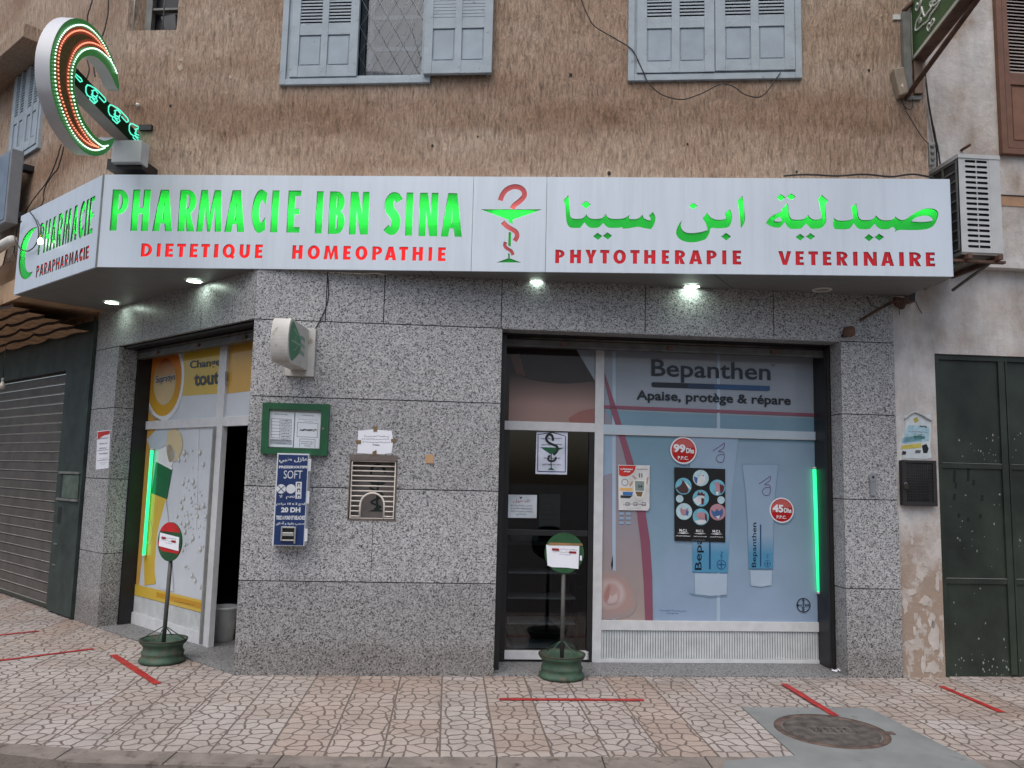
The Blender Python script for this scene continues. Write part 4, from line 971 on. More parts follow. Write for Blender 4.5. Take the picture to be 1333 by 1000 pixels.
arab = [
 [tr(S, [(385, 275), (345, 330), (305, 350), (318, 385), (250, 420), (170, 450), (115, 500), (78, 563), (130, 600), (210, 628), (275, 628), (310, 600), (352, 543), (372, 590), (410, 635), (450, 648), (580, 645), (620, 610), (660, 568), (690, 600), (735, 645), (850, 645), (905, 615), (945, 560), (950, 500), (940, 420), (935, 350), (935, 290), (960, 265), (978, 235), (930, 195), (883, 150), (833, 220), (855, 280), (870, 380), (888, 490), (830, 512), (760, 510), (710, 480), (688, 440), (650, 490), (600, 512), (470, 512), (430, 485), (410, 430), (405, 350), (398, 300)], *A_),
  tr(S, [(275, 468), (195, 520), (210, 540), (285, 543), (310, 525), (290, 485)], *A_)],
 [dia(S, 295, 192, 65, 50, *A_)], [dia(S, 443, 180, 67, 48, *A_)], [dia(S, 573, 765, 66, 50, *A_)], [dia(S, 722, 755, 66, 48, *A_)],
 [tr(S, [(290, 205), (235, 250), (245, 300), (258, 375), (190, 395), (100, 395), (62, 382), (45, 362), (35, 430), (45, 470), (65, 490), (210, 488), (235, 460), (262, 420), (290, 465), (325, 488), (430, 488), (455, 465), (487, 428), (515, 465), (560, 490), (640, 490), (665, 470), (685, 462), (715, 488), (702, 518), (750, 493), (850, 497), (980, 497), (1080, 482), (1140, 440), (1180, 340), (1175, 300), (1150, 272), (1090, 258), (1020, 265), (950, 295), (880, 340), (820, 385), (780, 388), (740, 375), (712, 350), (690, 378), (660, 390), (570, 390), (530, 370), (505, 338), (470, 378), (440, 388), (350, 388), (320, 370), (303, 320), (295, 250)], *B_),
  tr(S, [(885, 402), (920, 368), (980, 345), (1050, 338), (1095, 355), (1122, 385), (1095, 402), (1000, 410)], *B_)],
 [dia(S, 425, 580, 50, 40, *B_)], [dia(S, 537, 574, 53, 38, *B_)],
 [tr(S, [(142, 132), (85, 195), (105, 270), (112, 400), (120, 470), (140, 520), (180, 543), (290, 540), (320, 500), (342, 473), (370, 510), (410, 543), (520, 540), (550, 505), (577, 478), (600, 515), (650, 543), (780, 540), (812, 530), (810, 550), (880, 548), (950, 535), (1015, 525), (1080, 545), (1165, 557), (1200, 510), (1220, 450), (1220, 400), (1190, 340), (1140, 390), (1162, 420), (1160, 450), (1110, 440), (1070, 415), (1062, 375), (1030, 410), (990, 432), (900, 432), (890, 410), (903, 375), (860, 410), (800, 430), (680, 430), (630, 412), (605, 368), (575, 412), (530, 430), (430, 430), (385, 408), (365, 370), (335, 412), (290, 430), (200, 428), (168, 405), (158, 340), (150, 200)], *C_)],
 [dia(S, 360, 253, 60, 48, *C_)], [dia(S, 505, 645, 57, 45, *C_)], [dia(S, 627, 640, 57, 45, *C_)],
 [tr(S, [(1130, 165), (1057, 235), (1075, 350), (1095, 520), (1105, 640), (1165, 545), (1160, 420), (1140, 280)], *D_)],
 [tr(S, [(617, 410), (552, 493), (590, 550), (615, 610), (622, 662), (520, 695), (400, 708), (310, 700), (255, 665), (235, 610), (240, 560), (252, 522), (205, 580), (175, 650), (165, 710), (185, 760), (240, 810), (330, 838), (430, 842), (530, 820), (605, 790), (645, 720), (668, 635), (700, 628), (760, 638), (860, 635), (930, 620), (965, 560), (978, 470), (965, 400), (938, 358), (870, 430), (890, 470), (890, 495), (830, 515), (740, 512), (680, 490), (645, 455)], *D_)],
 [dia(S, 415, 315, 62, 48, *D_)], [dia(S, 890, 757, 72, 55, *D_)]]
Hz = (610, 230, 7.69)
def strk(pts, wd): return tr(S, ribbon(smooth_open(pts, 4), wd), *Hz, 0)
snake = [[strk([(318, 240), (335, 190), (370, 140), (430, 106), (490, 103), (540, 128), (560, 175), (543, 215), (500, 255), (458, 287), (436, 322)], 50)],
         [strk([(342, 455), (380, 495), (430, 525), (475, 555), (485, 600), (462, 645)], 46)], [strk([(370, 655), (362, 690), (385, 720), (425, 745), (445, 785)], 34)]]
bowl = [[tr(S, p, *Hz, 0)] for p in ([(122, 328), (735, 328), (440, 432), (440, 475), (402, 455), (400, 432)], [(402, 552), (427, 562), (422, 702), (396, 688)], [(396, 765), (412, 774), (412, 818), (525, 860), (280, 860), (396, 818)])]
PT = .013                                             # depth of the cut-outs
PANT = {}
def panel(name, pl, u0, u1, groups):
    loops = [[(u0+.002, ZS), (u1-.002, ZS), (u1-.002, zs1), (u0+.002, zs1)]]
    for g in groups: loops += [lp for L_ in g for lp in L_]
    mb = MB(); vs, f_ = cdt(loops); mb.add([pl.pt(u, z, 0) for u, z in vs], f_, ALU)
    for lp in loops[1:]:
        n = len(lp); mb.add([pl.pt(u, z, 0) for u, z in lp]+[pl.pt(u, z, -PT) for u, z in lp], [(i, (i+1) % n, n+(i+1) % n, n+i) for i in range(n)], RIM)
    lp = loops[0]; mb.add([pl.pt(u, z, 0) for u, z in lp]+[pl.pt(u, z, -.02) for u, z in lp], [(i, (i+1) % 4, 4+(i+1) % 4, 4+i) for i in range(4)], ALU)
    return mb.build(name, fs)
def letters(name, pl, groups, mat, par):
    mb = MB()
    for g in groups:
        for L_ in g:
            mb.poly(pl, L_, -PT+.0005, mat)
    return mb.build(name, par)
s1, s2 = S.u(615, 290), S.u(711, 290)
p1 = panel('sign_panel', S, sL, s1, [pharm, ibn, diet, homeo]); letters('green_lettering', S, [pharm], GREEN_A, p1); letters('green_lettering', S, [ibn], GREEN_A, p1); letters('red_lettering', S, [diet], RED_A, p1); letters('red_lettering', S, [homeo], RED_A, p1)
p2 = panel('sign_panel', S, s1, s2, [snake, bowl]); letters('snake', S, [snake], SNAKE_A, p2); letters('bowl', S, [bowl], GREEN_A, p2)
p3 = panel('sign_panel', S, s2, sR, [arab, phyto, veto]); letters('green_lettering', S, [arab], GREEN_A, p3); letters('red_lettering', S, [phyto], RED_B, p3); letters('red_lettering', S, [veto], RED_B, p3)
# chamfer panel
def kword(s, q, wts, t, bb):
    f = quadmap(K, q, 0.); tot = sum(wts[c] for c in s)+.16*(len(s)-1); x = 0; out = []
    H = f(.5, 1)[1]-f(.5, 0)[1]; Wd = f(1, .5)[0]-f(0, .5)[0]
    for c in s:
        w_ = wts[c]/tot; out.append([[f(x+p[0]*H/Wd, p[1]) for p in lp] for lp in glyph(c, w_*Wd/H, t, bb) if chk(lp)]); x += w_+.16/tot
    return out
wt = dict(P=.95, H=1.05, A=1.15, R=.98, M=1.35, C=.95, I=.42, E=.85)
kg = kword('PHARMACIE', [(53, 291.5), (124.2, 254.6), (120, 303.3), (48.7, 332.5)], wt, .15, .13)
kr = kword('PARAPHARMACIE', [(47.8, 346.5), (116.2, 319.5), (115.4, 336.3), (46.4, 361.8)], wt, .26, .2)
kc = [[tr(K, [(243, 377), (215, 382), (190, 400), (168, 425), (150, 455), (135, 500), (128, 545), (122, 600), (122, 640), (128, 680), (138, 705), (152, 717), (170, 719), (188, 708), (202, 692), (213, 668), (196, 674), (182, 672), (170, 655), (164, 620), (163, 580), (170, 530), (182, 480), (200, 435), (220, 402)], 0, 220, 5)]]
p4 = panel('sign_panel', K, kL, kR, [kg, kr, kc]); letters('green_lettering', K, [kg], GREEN_A, p4); letters('crescent', K, [kc], GREEN_A, p4); letters('red_lettering', K, [kr], RED_A, p4)
# tubes behind the acrylic
TG = m_emit('lit_tube', (.75, 1., .75), 24.); TGa = m_emit('lit_tube_soft', (.75, 1., .75), 15.); TR_ = m_emit('lit_tube_red', (1., .7, .65), 5.0)
b = MB()
def tb(pl, x0, y0, x1, y1, mt_, w_=-.075, r=.013): b.tube([pl.pt(*pl.uz(x0, y0), w_), pl.pt(*pl.uz(x1, y1), w_)], r, mt_, 8)
tb(S, 150, 273, 390, 276, TG); tb(S, 408, 276, 600, 278, TG); tb(S, 735, 262, 850, 262, TGa); tb(S, 872, 268, 985, 268, TGa); tb(S, 1000, 266, 1095, 268, TG); tb(S, 1105, 270, 1225, 268, TGa)
tb(S, 640, 278, 695, 278, TGa); tb(K, 26, 318, 120, 275, TG); tb(S, 180, 327, 345, 329, TR_); tb(S, 380, 331, 590, 333, TR_); tb(S, 725, 336, 900, 337, m_emit('lit_tube_faint', (1., .7, .65), 1.2))
b.build('neon_tube', fs)
# casing: soffit, top, back, ends
b = MB(); bk = -.15
cS = isect(S, K); bs = Pl(S.p+S.n*.15, (S.a,)); bK = Pl(K.p+K.n*.15, (K.a,)); cB = isect(bs, bK)
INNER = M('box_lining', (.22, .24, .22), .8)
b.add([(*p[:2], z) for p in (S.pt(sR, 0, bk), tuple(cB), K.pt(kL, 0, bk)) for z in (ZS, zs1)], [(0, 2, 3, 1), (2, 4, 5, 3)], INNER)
out = [S.pt(sR, 0, -.001), tuple(cS), K.pt(kL, 0, -.001)]
endR = np.array(G.pt(g_r1+.12, 0, .004)); endL = ground(144, 405.5, ZS)
inn = [tuple(endR), G.pt(gl, 0, .002), tuple(endL)]
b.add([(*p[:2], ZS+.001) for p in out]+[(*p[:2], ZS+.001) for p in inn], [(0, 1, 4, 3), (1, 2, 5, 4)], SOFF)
inT = [S.pt(sR, 0, -.3), tuple(isect(Pl(S.p+S.n*.5, (S.a,)), Pl(K.p+K.n*.5, (K.a,)))), K.pt(kL, 0, -.5)]
b.add([(*p[:2], zs1-.001) for p in out]+[(*p[:2], zs1-.001) for p in inT], [(0, 1, 4, 3), (1, 2, 5, 4)], ALU)
for p, q in ((out[0], S.pt(sR, 0, -.3)), (out[2], K.pt(kL, 0, -.6))): b.add([(*p[:2], ZS+.002), (*q[:2], ZS+.002), (*q[:2], zs1-.002), (*p[:2], zs1-.002)], [(0, 1, 2, 3)], ALU)
# seams of the soffit sheets, corner trim
b.box(S, sL-.004, sL+.012, ZS, zs1+.002, -.004, .003, GREY)
for x0, y0, x1, y1 in ((560, 352.5, 571, 365), (930, 358, 955, 376)):
    p, q = ground(x0, y0, ZS), ground(x1, y1, ZS); d = (q-p)/np.linalg.norm(q-p)*.003; nrm = np.array([-d[1], d[0], 0])
    b.add([tuple(p+nrm-[0, 0, .001]), tuple(q+nrm-[0, 0, .001]), tuple(q-nrm-[0, 0, .001]), tuple(p-nrm-[0, 0, .001])], [(0, 1, 2, 3)], DARKGAP)
b.build('casing', fs)
LAMP = m_emit('lamp_glow', (.80, 1., .85), 26.); LAMPOFF = M('lamp_off', srgb(150, 146, 136), .4)
for x, y, on in ((253, 365.5, 1), (145.5, 393.8, 1), (698, 366.8, 1), (900.5, 372.4, 1), (488.5, 357.8, 0), (1070, 377, 0)):
    p = ground(x, y, ZS); mb = MB()
    mb.lathe((p[0], p[1], ZS), [(.085, -.001), (.085, -.006), (.066, -.009), (.064, -.004)], WHITEPL, 28)
    mb.add([(p[0]+.065*math.cos(k*math.pi/12), p[1]+.065*math.sin(k*math.pi/12), ZS-.0045) for k in range(24)], [tuple(range(24))], LAMP if on else LAMPOFF)
    mb.build('downlight', fs)
#PART2
# ================================================================== LEFT NEIGHBOUR
cP0 = C.u(110, 640)                                  # left edge of the granite pillar
ln = thing('shuttered_shop', 'closed shop with grey roller shutter in a dark green frame left of the pharmacy', 'building', C.pt(cP0-1, 0, 0))
DG2 = M('dark_green_frame', srgb(46, 58, 54), .6, .25, 5, dirt=(srgb(84, 88, 82), 16, .64), bmp=.2)
cs1, cs0 = C.u(70, 700), C.u(-260, 560); zs_t = C.z(84, 487, -.05)
b = MB(); b.box(C, cs1, cP0-.012, .02, 3.25, -.10, .02, DG2); b.box(C, cs0-.2, cs1, zs_t+.02, 3.25, -.10, .02, DG2); b.box(C, cP0-.05, cP0-.012, .02, 3.3, .02, .035, DG2)
# small open meter niche in the frame
n0, n1, n2, n3 = C.u(82, 620), C.u(107, 620), C.z(95, 650), C.z(95, 617)
b.box(C, n0, n1, n2, n3, .0205, .022, M('niche_dark', (.02, .025, .022), .8)); b.box(C, n0+.09, n1-.005, n2+.01, n3-.01, .022, .03, M('niche_panel', srgb(84, 98, 88), .7, .2, 9))
for z in (n2-.02, n3): b.box(C, n0-.03, n1+.02, z, z+.025, .02, .045, GREY)
b.box(C, n0, n0+.10, n2-.28, n2-.10, .0205, .023, BLACK)
for z in (.75, .52): b.box(C, n0-.02, n0+.07, z, z+.015, .02, .03, GREY)
b.build('shutter_frame', ln)
b = MB(); SLAT = M('shutter_slat', srgb(92, 88, 84), .55, .16, 4, metal=.25, dirt=(srgb(64, 58, 54), 4, .6)); z = .05; k = 0; SLE = M('slat_edge', srgb(128, 124, 118), .5, .15, metal=.3)
while z < zs_t+.05:
    h = .112; b.box8([C.pt(u_, zz_, w_) for w_, zz in ((-.07, (z+.010, z+h)), (-.052, (z+.010, z+h-.008))) for u_, zz_ in ((cs0, zz[0]), (cs1, zz[0]), (cs1, zz[1]), (cs0, zz[1]))], SLAT)
    b.tube([C.pt(cs0, z+.004, -.05), C.pt(cs1, z+.004, -.05)], .007, SLE, 6); z += h+.004
b.box(C, cs0, cs1, .02, .055, -.08, -.03, DKGREEN)
b.build('roller_shutter', ln)
TANP = M('tan_plaster', srgb(176, 146, 116), .9, .14, 3, dirt=(srgb(120, 92, 72), 4, .58), bmp=.3)
b = MB()
fr0, fr1 = ground(27, 386.5, ZS-.0), ground(-120, 447, ZS)
wl0, wl1 = ground(143, 406, ZS), np.array(C.pt(cs0-.6, ZS, 0))
b.add([(*p[:2], z) for z in (ZS+.003, ZS+.22) for p in (fr0, wl0, wl1, fr1)], [(0, 1, 2, 3), (4, 5, 6, 7), (0, 3, 7, 4), (0, 1, 5, 4)], TANP)
b.box(C, cs0-.6, cP0-.01, 3.24, ZS+.002, -.3, -.0, TANP)
b.build('canopy_slab', ln)
# old barrel tiles under the canopy: rows of scalloped ends
b = MB(); TILE = M('clay_tile', srgb(200, 164, 128), .9, .2, 9, dirt=(srgb(72, 54, 42), 14, .6)); TD = M('tile_gap', srgb(44, 34, 28), .95)
ta, tb_ = cs0, cP0-.1
for row in range(5):
    w0, w1_ = .05+row*.15, .05+(row+1)*.15; zc = 3.13+row*.035; n = 110; vs = []
    for i in range(n+1):
        u_ = ta+(tb_-ta)*i/n; s_ = abs(((u_-ta)/.14 % 1)-.5)*2
        h = .045*math.sqrt(max(0, 1-s_*s_)); vs += [C.pt(u_, zc-h+.045, w0), C.pt(u_, zc-h+.045, w1_+.02), C.pt(u_, zc-h+.075, w1_+.02)]
    b.add(vs, [(3*i, 3*i+3, 3*i+4, 3*i+1) for i in range(n)], TILE); b.add(vs, [(3*i+1, 3*i+4, 3*i+5, 3*i+2) for i in range(n)], TD)
b.build('tile_row', ln)
b = MB(); b.box(UL, ulc-9, K.u(22, 333)+.2 if False else uof(UL, K.pt(kL, 0, 0))-.02, ZS+.23, ZS+.5, -.1, .02, TANP); b.build('plaster_band', ln)

# projecting grey light box of the shuttered shop
b = MB(); q = [ground(x, y, 5.0) for x, y in ((26.5, 197), (8, 196))]
bf = UL.u(28, 240, .10)
def _px(p):
    c = CAMR @ (np.array(p)-O); return (666.5+FPX*c[0]/c[2], 500+FPX*c[1]/c[2])
bw = .12
while _px(UL.pt(bf, 4.4, bw))[0] > 10.5 and bw < 1.5: bw += .01
zt1, zb1 = UL.z(14, 194, bw), UL.z(12, 286, bw)
bb = thing('projecting_sign', 'grey metal light box cut by the left edge above the slanted silver panel', 'sign', UL.pt(bf, zb1, bw/2))
b = MB(); b.box(UL, bf-.9, bf, zb1, zt1, .10, bw, M('grey_casing', srgb(132, 136, 140), .4, .08, 5)); b.build('casing', bb, .006)
b = MB(); b.box(UL, bf-.86, bf-.04, zb1+.04, zt1-.04, bw, bw+.006, M('sign_face', srgb(112, 124, 136), .3)); b.build('face', bb)
for z in (zb1+.08, zt1-.2): b = MB(); b.box(UL, bf-.1, bf+.03, z, z+.06, 0, .10, DARKGAP); b.build('bracket', bb)
# rolled awning end and lit bulb
e = K.at(10, 322, -.1)
aw = thing('awning', 'rolled cream awning poking in at the left edge below the silver sign', 'awning', K.at(3, 350, -.1))
b = MB(); a0_, a1_ = K.at(-30, 337, -.05), K.at(16, 313, -.05); b.tube([a0_, a1_], .055, WHITEPL, 8); b.build('roller', aw)
b = MB(); q = [K.at(x, y, -.02) for x, y in ((-30, 350), (8, 325), (3, 345), (-30, 366))]; b.add([tuple(p) for p in q]+[tuple(p+np.array([.01, .015, 0])) for p in q], [(0, 1, 2, 3), (4, 5, 6, 7), (0, 1, 5, 4), (3, 2, 6, 7)], M('awning_cloth', srgb(190, 172, 148), .9)); b.build('valance', aw)
def bulb(px_, pl, w_, label, lit, r=.03, cord=None):
    p = Vector(pl.at(*px_, w_)); t = thing('light_bulb', label, 'light bulb', p-Vector((0, 0, r)))
    mb = MB(); mb.lathe(p, [(.0005, -r), (r*.6, -r*.8), (r, -.1*r), (r*.9, r*.5), (r*.45, r*1.3), (r*.42, r*1.6)], m_emit('bulb_glow', (1, .98, .92), 6.) if lit else M('opal_bulb', srgb(196, 190, 178), .3), 14); mb.build('glass', t)
    mb = MB(); mb.lathe(p, [(r*.46, r*1.5), (r*.5, r*2.5), (r*.2, r*2.7), (.001, r*2.7)], M('brass_cap', srgb(150, 130, 60), .4, metal=.6) if lit else GREY, 12); mb.build('socket', t)
    if cord: mb = MB(); mb.tube([p+Vector((0, 0, r*2.6))]+[Vector(pl.at(*c, w_)) for c in cord], .004, WIRE, 5); mb.build('cord', t)
bulb((52.5, 315), K, .05, 'small lit bulb hanging in front of the slanted silver sign panel', True, .026, [(54, 303), (53, 296), (48, 286)])
bulb((3, 503), C, .55, 'unlit opal bulb hanging on a cord in front of the roller shutter', False, .036, [(5, 470), (8, 448)])

# ================================================================== RIGHT NEIGHBOUR
rn = thing('neighbouring_house', 'whitewashed house with peeling base and brown shutters at the right edge', 'building', N.pt(N.u(1250, 800), 0, 0))
nL = uof(N, G.pt(g_r1, 0, 0)); nd0 = N.u(1223, 650); nd1 = nd0+1.75; ndz = N.z(1290, 463); nR = nL+9
nuL = uof(NU, G.pt(g_r1, 0, 0))-.05; zl = N.z(1290, 345)
b = MB(); b.poly(N, [[(nL+.003, -.02), (nd0, -.02), (nd0, ndz), (nd1, ndz), (nd1, -.02), (nR, -.02), (nR, zl), (nL+.003, zl)]], 0, WHITE_LOW, .2); b.build('ground_floor_wall', rn)
nw0, nw1 = NU.u(1296, 100), NU.u(1296, 100)+1.2; nwz = NU.z(1315, 203)
b = MB(); b.poly(NU, [[(nuL, zl+.004), (nuL+9, zl+.004), (nuL+9, 8), (nuL, 8)]], 0, WHITE, .2)
b.box(NU, nuL, nuL+9, zl-.05, zl+.003, -.18, .012, WHITE); za = NU.z(1320, 262); b.box(NU, NU.u(1303, 260), nuL+9, za-.05, za+.045, 0, .006, M('bare_render', srgb(176, 140, 112), .95, .15, 6)); b.box(NU, NU.u(1300, 258), nuL+9, za+.046, za+.054, 0, .012, WIRE)
b.tube([NU.pt(NU.u(1251, 196), NU.z(1251, 196), 0), NU.pt(NU.u(1254, 194), NU.z(1254, 194), .10)], .013, RUST, 6)
b.build('upper_wall', rn)
BRN = M('brown_paint', srgb(118, 84, 66), .6, .12, 8); BRN2 = M('brown_panel', srgb(128, 90, 70), .6, .12, 6); LOUV = M('louvre_grey', srgb(168, 156, 150), .6, .1)
b = MB(); frame(b, NU, nw0, nw1, nwz, nwz+2.0, .055, -.05, .05, BRN); nwin = b.build('window', rn, .003)
b = MB(); a = nw0+.06; z0 = nwz+.06; zm0, zm1 = NU.z(1315, 105, .05), NU.z(1315, 94, .05)
b.box(NU, a, a+.05, z0, z0+1.8, .0, .045, BRN); b.box(NU, a+.05, a+.55, z0, z0+.06, 0, .042, BRN); b.box(NU, a+.05, a+.55, zm0-.03, zm1, 0, .042, BRN); b.box(NU, a+.05, a+.55, z0+.06, zm0-.03, .004, .026, BRN2); b.box(NU, a+.07, a+.55, z0+.085, zm0-.055, .026, .033, BRN2)
b.box(NU, a+.55, a+.62, z0, z0+1.8, 0, .045, BRN); z = zm1+.004
while z < z0+1.8: b.box8([NU.pt(u_, zz_, w_) for w_, zz in ((.036, (z, z+.008)), (.008, (z+.022, z+.03))) for u_, zz_ in ((a+.05, zz[0]), (a+.55, zz[0]), (a+.55, zz[1]), (a+.05, zz[1]))], LOUV); z += .0335
b.box(NU, a+.05, a+.55, zm1, z0+1.8, -.004, .002, DARKGAP); b.build('shutter', nwin)
# metal door
b = MB(); dw = -.03
b.box(N, nd0+.004, nd1-.004, -.01, ndz-.004, -.08, dw-.012, DKGREEN)
for a, c in ((nd0+.004, nd0+.05), (nd1-.05, nd1-.004)): b.box(N, a, c, -.01, ndz-.004, dw-.012, dw+.012, DKGREEN)
b.box(N, nd0+.05, nd1-.05, ndz-.05, ndz-.004, dw-.012, dw+.010, DKGREEN)
xm0 = N.u(1312, 620); b.box(N, xm0-.03, xm0+.03, .02, ndz-.05, dw-.012, dw+.008, DKGREEN); b.box(N, xm0+.034, xm0+.05, .02, ndz-.05, dw-.012, dw+.014, DKGREEN)
for yy in (607, 757.5):
    z = N.z(1270, yy)
    for a, c in ((nd0+.05, xm0-.03), (xm0+.05, nd1-.05)): b.box(N, a, c, z-.022, z+.022, dw-.012, dw+.004, DKGREEN); b.box(N, a, c, z+.022, z+.027, dw-.012, dw+.008, GREY)
door2 = b.build('metal_door', rn, .003)
b = MB(); FLK = M('paint_flake', srgb(138, 142, 134), .9, .1); SCR = M('dark_scrape', srgb(16, 20, 18), .8); rd = random.Random(21)
for k in range(95):
    x, y = rd.uniform(1236, 1330), rd.choice((rd.uniform(560, 600), rd.uniform(640, 880), rd.uniform(690, 720), rd.uniform(850, 880))); u_, z_ = N.uz(x, y, dw-.0115)
    r = rd.uniform(.003, .010); b.add([N.pt(u_+r*rd.uniform(.4, 1.3)*math.cos(j), z_+r*rd.uniform(.5, 1.8)*math.sin(j), dw-.0105) for j in range(6)], [tuple(range(6))], FLK)
for x, y, h in ((1241, 620, 16), (1243, 632, 8), (1259, 618, 18), (1241, 647, 9), (1277, 648, 8), (1266, 628, 8), (1247, 671, 6), (1259, 676, 6), (1275, 672, 6)):
    b.px(N, [(x, y-h/2), (x+3.5, y-h/2+1), (x+3, y+h/2), (x-.5, y+h/2)], SCR, dw-.0105)
b.build('paint_chips', door2)
# peeling patches on the white pillar: thin raised islands of old paint
b = MB(); OLDP = M('old_white_paint', srgb(186, 178, 170), .9, .10, 9, bmp=.2); rd = random.Random(5)
for x, y, w_, h in ((1185, 772, 13, 9), (1178, 790, 7, 16), (1203, 782, 12, 10), (1207, 735, 10, 5), (1198, 750, 8, 10), (1213, 808, 9, 16), (1216, 830, 12, 30), (1202, 862, 8, 22), (1214, 870, 16, 14), (1187, 836, 6, 6), (1196, 812, 5, 12), (1220, 760, 6, 18), (1180, 686, 4, 5), (1207, 698, 4, 6), (1198, 709, 8, 3), (1214, 669, 5, 4), (1187, 704, 4, 8), (1206, 684, 3, 3), (1190, 820, 4, 14), (1225, 850, 6, 24)):
    n = 14; u_, z_ = N.uz(x, y); sx = N.u(x+1, y)-N.u(x, y)
    lp = [(u_+sx*w_*.62*rd.uniform(.45, 1.25)*math.cos(2*math.pi*j/n), z_+sx*h*.62*rd.uniform(.45, 1.25)*math.sin(2*math.pi*j/n)) for j in range(n)]
    b.poly(N, [chaikin(lp, 100)], .0035, OLDP, .004)
b.build('peeling_paint', rn)

# torn poster and meter box on the white pillar
b = MB(); rd = random.Random(9); PO = M('faded_poster', srgb(196, 204, 206), .8, .06, 16)
lp = [(1177, 541), (1185, 539), (1193, 537), (1203, 540), (1212, 539), (1212, 560), (1211, 583), (1213, 596), (1203, 598), (1192, 597), (1176, 597), (1174, 578), (1176, 565), (1179, 552)]
b.px(N, lp, PO, .004, .004)
for q, c in (([(1183, 553), (1210, 556), (1209, 574), (1176, 578), (1178, 562)], (160, 192, 204)), ([(1175, 570), (1200, 566), (1199, 574), (1174, 577)], (128, 180, 196)), ([(1190, 567), (1204, 568), (1204, 572), (1190, 572)], (60, 140, 122)), ([(1174, 580), (1199, 577), (1199, 583), (1174, 585)], (190, 176, 84)), ([(1189, 545), (1194, 543), (1196, 548), (1191, 551)], (170, 158, 74)), ([(1200, 580), (1206, 578), (1209, 584), (1207, 590), (1202, 590)], (26, 28, 32)), ([(1175, 587), (1180, 588), (1179, 592), (1174, 592)], (40, 42, 44)), ([(1192, 586), (1199, 586), (1198, 590), (1191, 590)], (90, 94, 96))):
    b.px(N, q, M('poster_ink_%d_%d_%d' % c, srgb(*c), .8, .1, 30), .0055)
scribble(b, N, [(1197, 553), (1207, 554), (1207, 558), (1197, 557)], INK, .007, 1, 3); scribble(b, N, [(1182, 560), (1210, 562), (1210, 567), (1182, 566)], BROWNTAPE, .007, 2, 4)
b.tube([N.pt(*N.uz(x, y), .016) for x, y in smooth_open([(1177, 545), (1184, 539), (1191, 537), (1200, 541), (1206, 545), (1212, 547)], 4)], .008, M('curled_paper', srgb(190, 190, 188), .8), 6)
tag(b.build('torn_poster'), 'torn faded pale blue poster stuck above the black meter box', 'poster')
mx = thing('meter_box', 'small black metal meter box with a padlock on the white pillar', 'meter box', N.pt(N.u(1192, 656), N.z(1192, 658), 0))
q = (N.u(1170.5, 630), N.u(1214, 630), N.z(1192, 658), N.z(1192, 600)); MET = M('black_steel', srgb(38, 36, 36), .5, .15, 9)
b = MB(); b.box(N, q[0], q[1], q[2], q[3], .001, .05, MET)
for a, c, d, e in ((q[0]-.004, q[1]+.004, q[3]-.02, q[3]+.004), (q[0]-.004, q[1]+.004, q[2]-.004, q[2]+.03), (q[0]-.004, q[0]+.035, q[2]+.03, q[3]-.02), (q[1]-.03, q[1]+.004, q[2]+.03, q[3]-.02)): b.box(N, a, c, d, e, .05, .062, MET)
b.build('cabinet', mx, .003)
b = MB(); b.box(N, q[0]+.035, q[1]-.03, q[2]+.03, q[3]-.02, .0505, .053, M('mesh_back', (.012, .012, .013), .7))
for k in range(13): z = q[2]+.035+k*.023; b.tube([N.pt(q[0]+.035, z, .055), N.pt(q[1]-.03, z, .055)], .0028, MET, 4)
for k in range(11): u_ = q[0]+.04+k*.019; b.tube([N.pt(u_, q[2]+.03, .056), N.pt(u_, q[3]-.02, .056)], .0022, MET, 4)
b.build('mesh_door', mx)
b = MB(); u_, z_ = N.uz(1178.5, 633, .06); b.box(N, u_-.018, u_+.018, z_-.022, z_+.012, .06, .078, M('padlock', srgb(72, 66, 60), .4, metal=.5)); b.tube([N.pt(u_+.012*math.cos(R_(a)), z_+.012+.02*math.sin(R_(a)), .069) for a in range(0, 181, 30)], .004, GREY, 6); b.build('padlock', mx)

# air conditioner
acw = NU.u(1236, 270, .6); zb_, zt_2 = NU.z(1275, 329, .62), NU.z(1275, 206.5, .62)
au0, au1 = NU.u(1250, 280, .62), NU.u(1303, 280, .62)
ac = thing('air_conditioner', 'white outdoor air conditioner unit with slotted end beside the silver sign', 'air conditioner', NU.pt((au0+au1)/2, zb_, .3))
ACW = M('ac_casing', srgb(196, 198, 196), .45, .06, 6)
b = MB(); b.box(NU, au0+.02, au1, zb_, zt_2, .02, .60, ACW); b.box(NU, au0-.006, au1+.006, zt_2-.004, zt_2+.03, .01, .63, ACW); b.box(NU, au0, au1, zb_-.02, zb_+.002, .02, .62, M('ac_base', srgb(120, 116, 108), .6))
b.box(NU, au1-.09, au1+.004, zb_, zt_2, .58, .625, ACW)
# slotted end plate, cut through
loops = [[(au0, zb_), (au1-.09, zb_), (au1-.09, zt_2), (au0, zt_2)]]; n = 17; sw_ = (au1-.09-au0)
for k in range(n):
    z = zb_+.05+(zt_2-zb_-.08)*k/(n-1)
    for c in (.33, .72):
        u_ = au0+.03+(sw_-.03)*c; h = .011; L_ = sw_*.155
        loops.append(arc(u_+L_, z, h, h, -90, 90, 5)+arc(u_-L_, z, h, h, 90, 270, 5))
b.poly(NU, loops, .622, ACW, .015, M('slot_dark', (.02, .02, .02), .8))
b.build('casing', ac, .0)
b = MB(); b.box(NU, au0+.03, au1-.1, zb_+.01, zt_2-.01, .601, .603, BLACK); b.build('slot_shadow_plate', ac)
b = MB(); FIN = M('coil_fins', srgb(60, 58, 56), .6)
b.box(NU, au0+.008, au0+.019, zb_+.02, zt_2-.02, .03, .59, FIN)
for k in range(10): z = zb_+.03+k*(zt_2-zb_-.05)/9; b.box(NU, au0-.004, au0+.006, z-.006, z+.006, .03, .60, GREY)
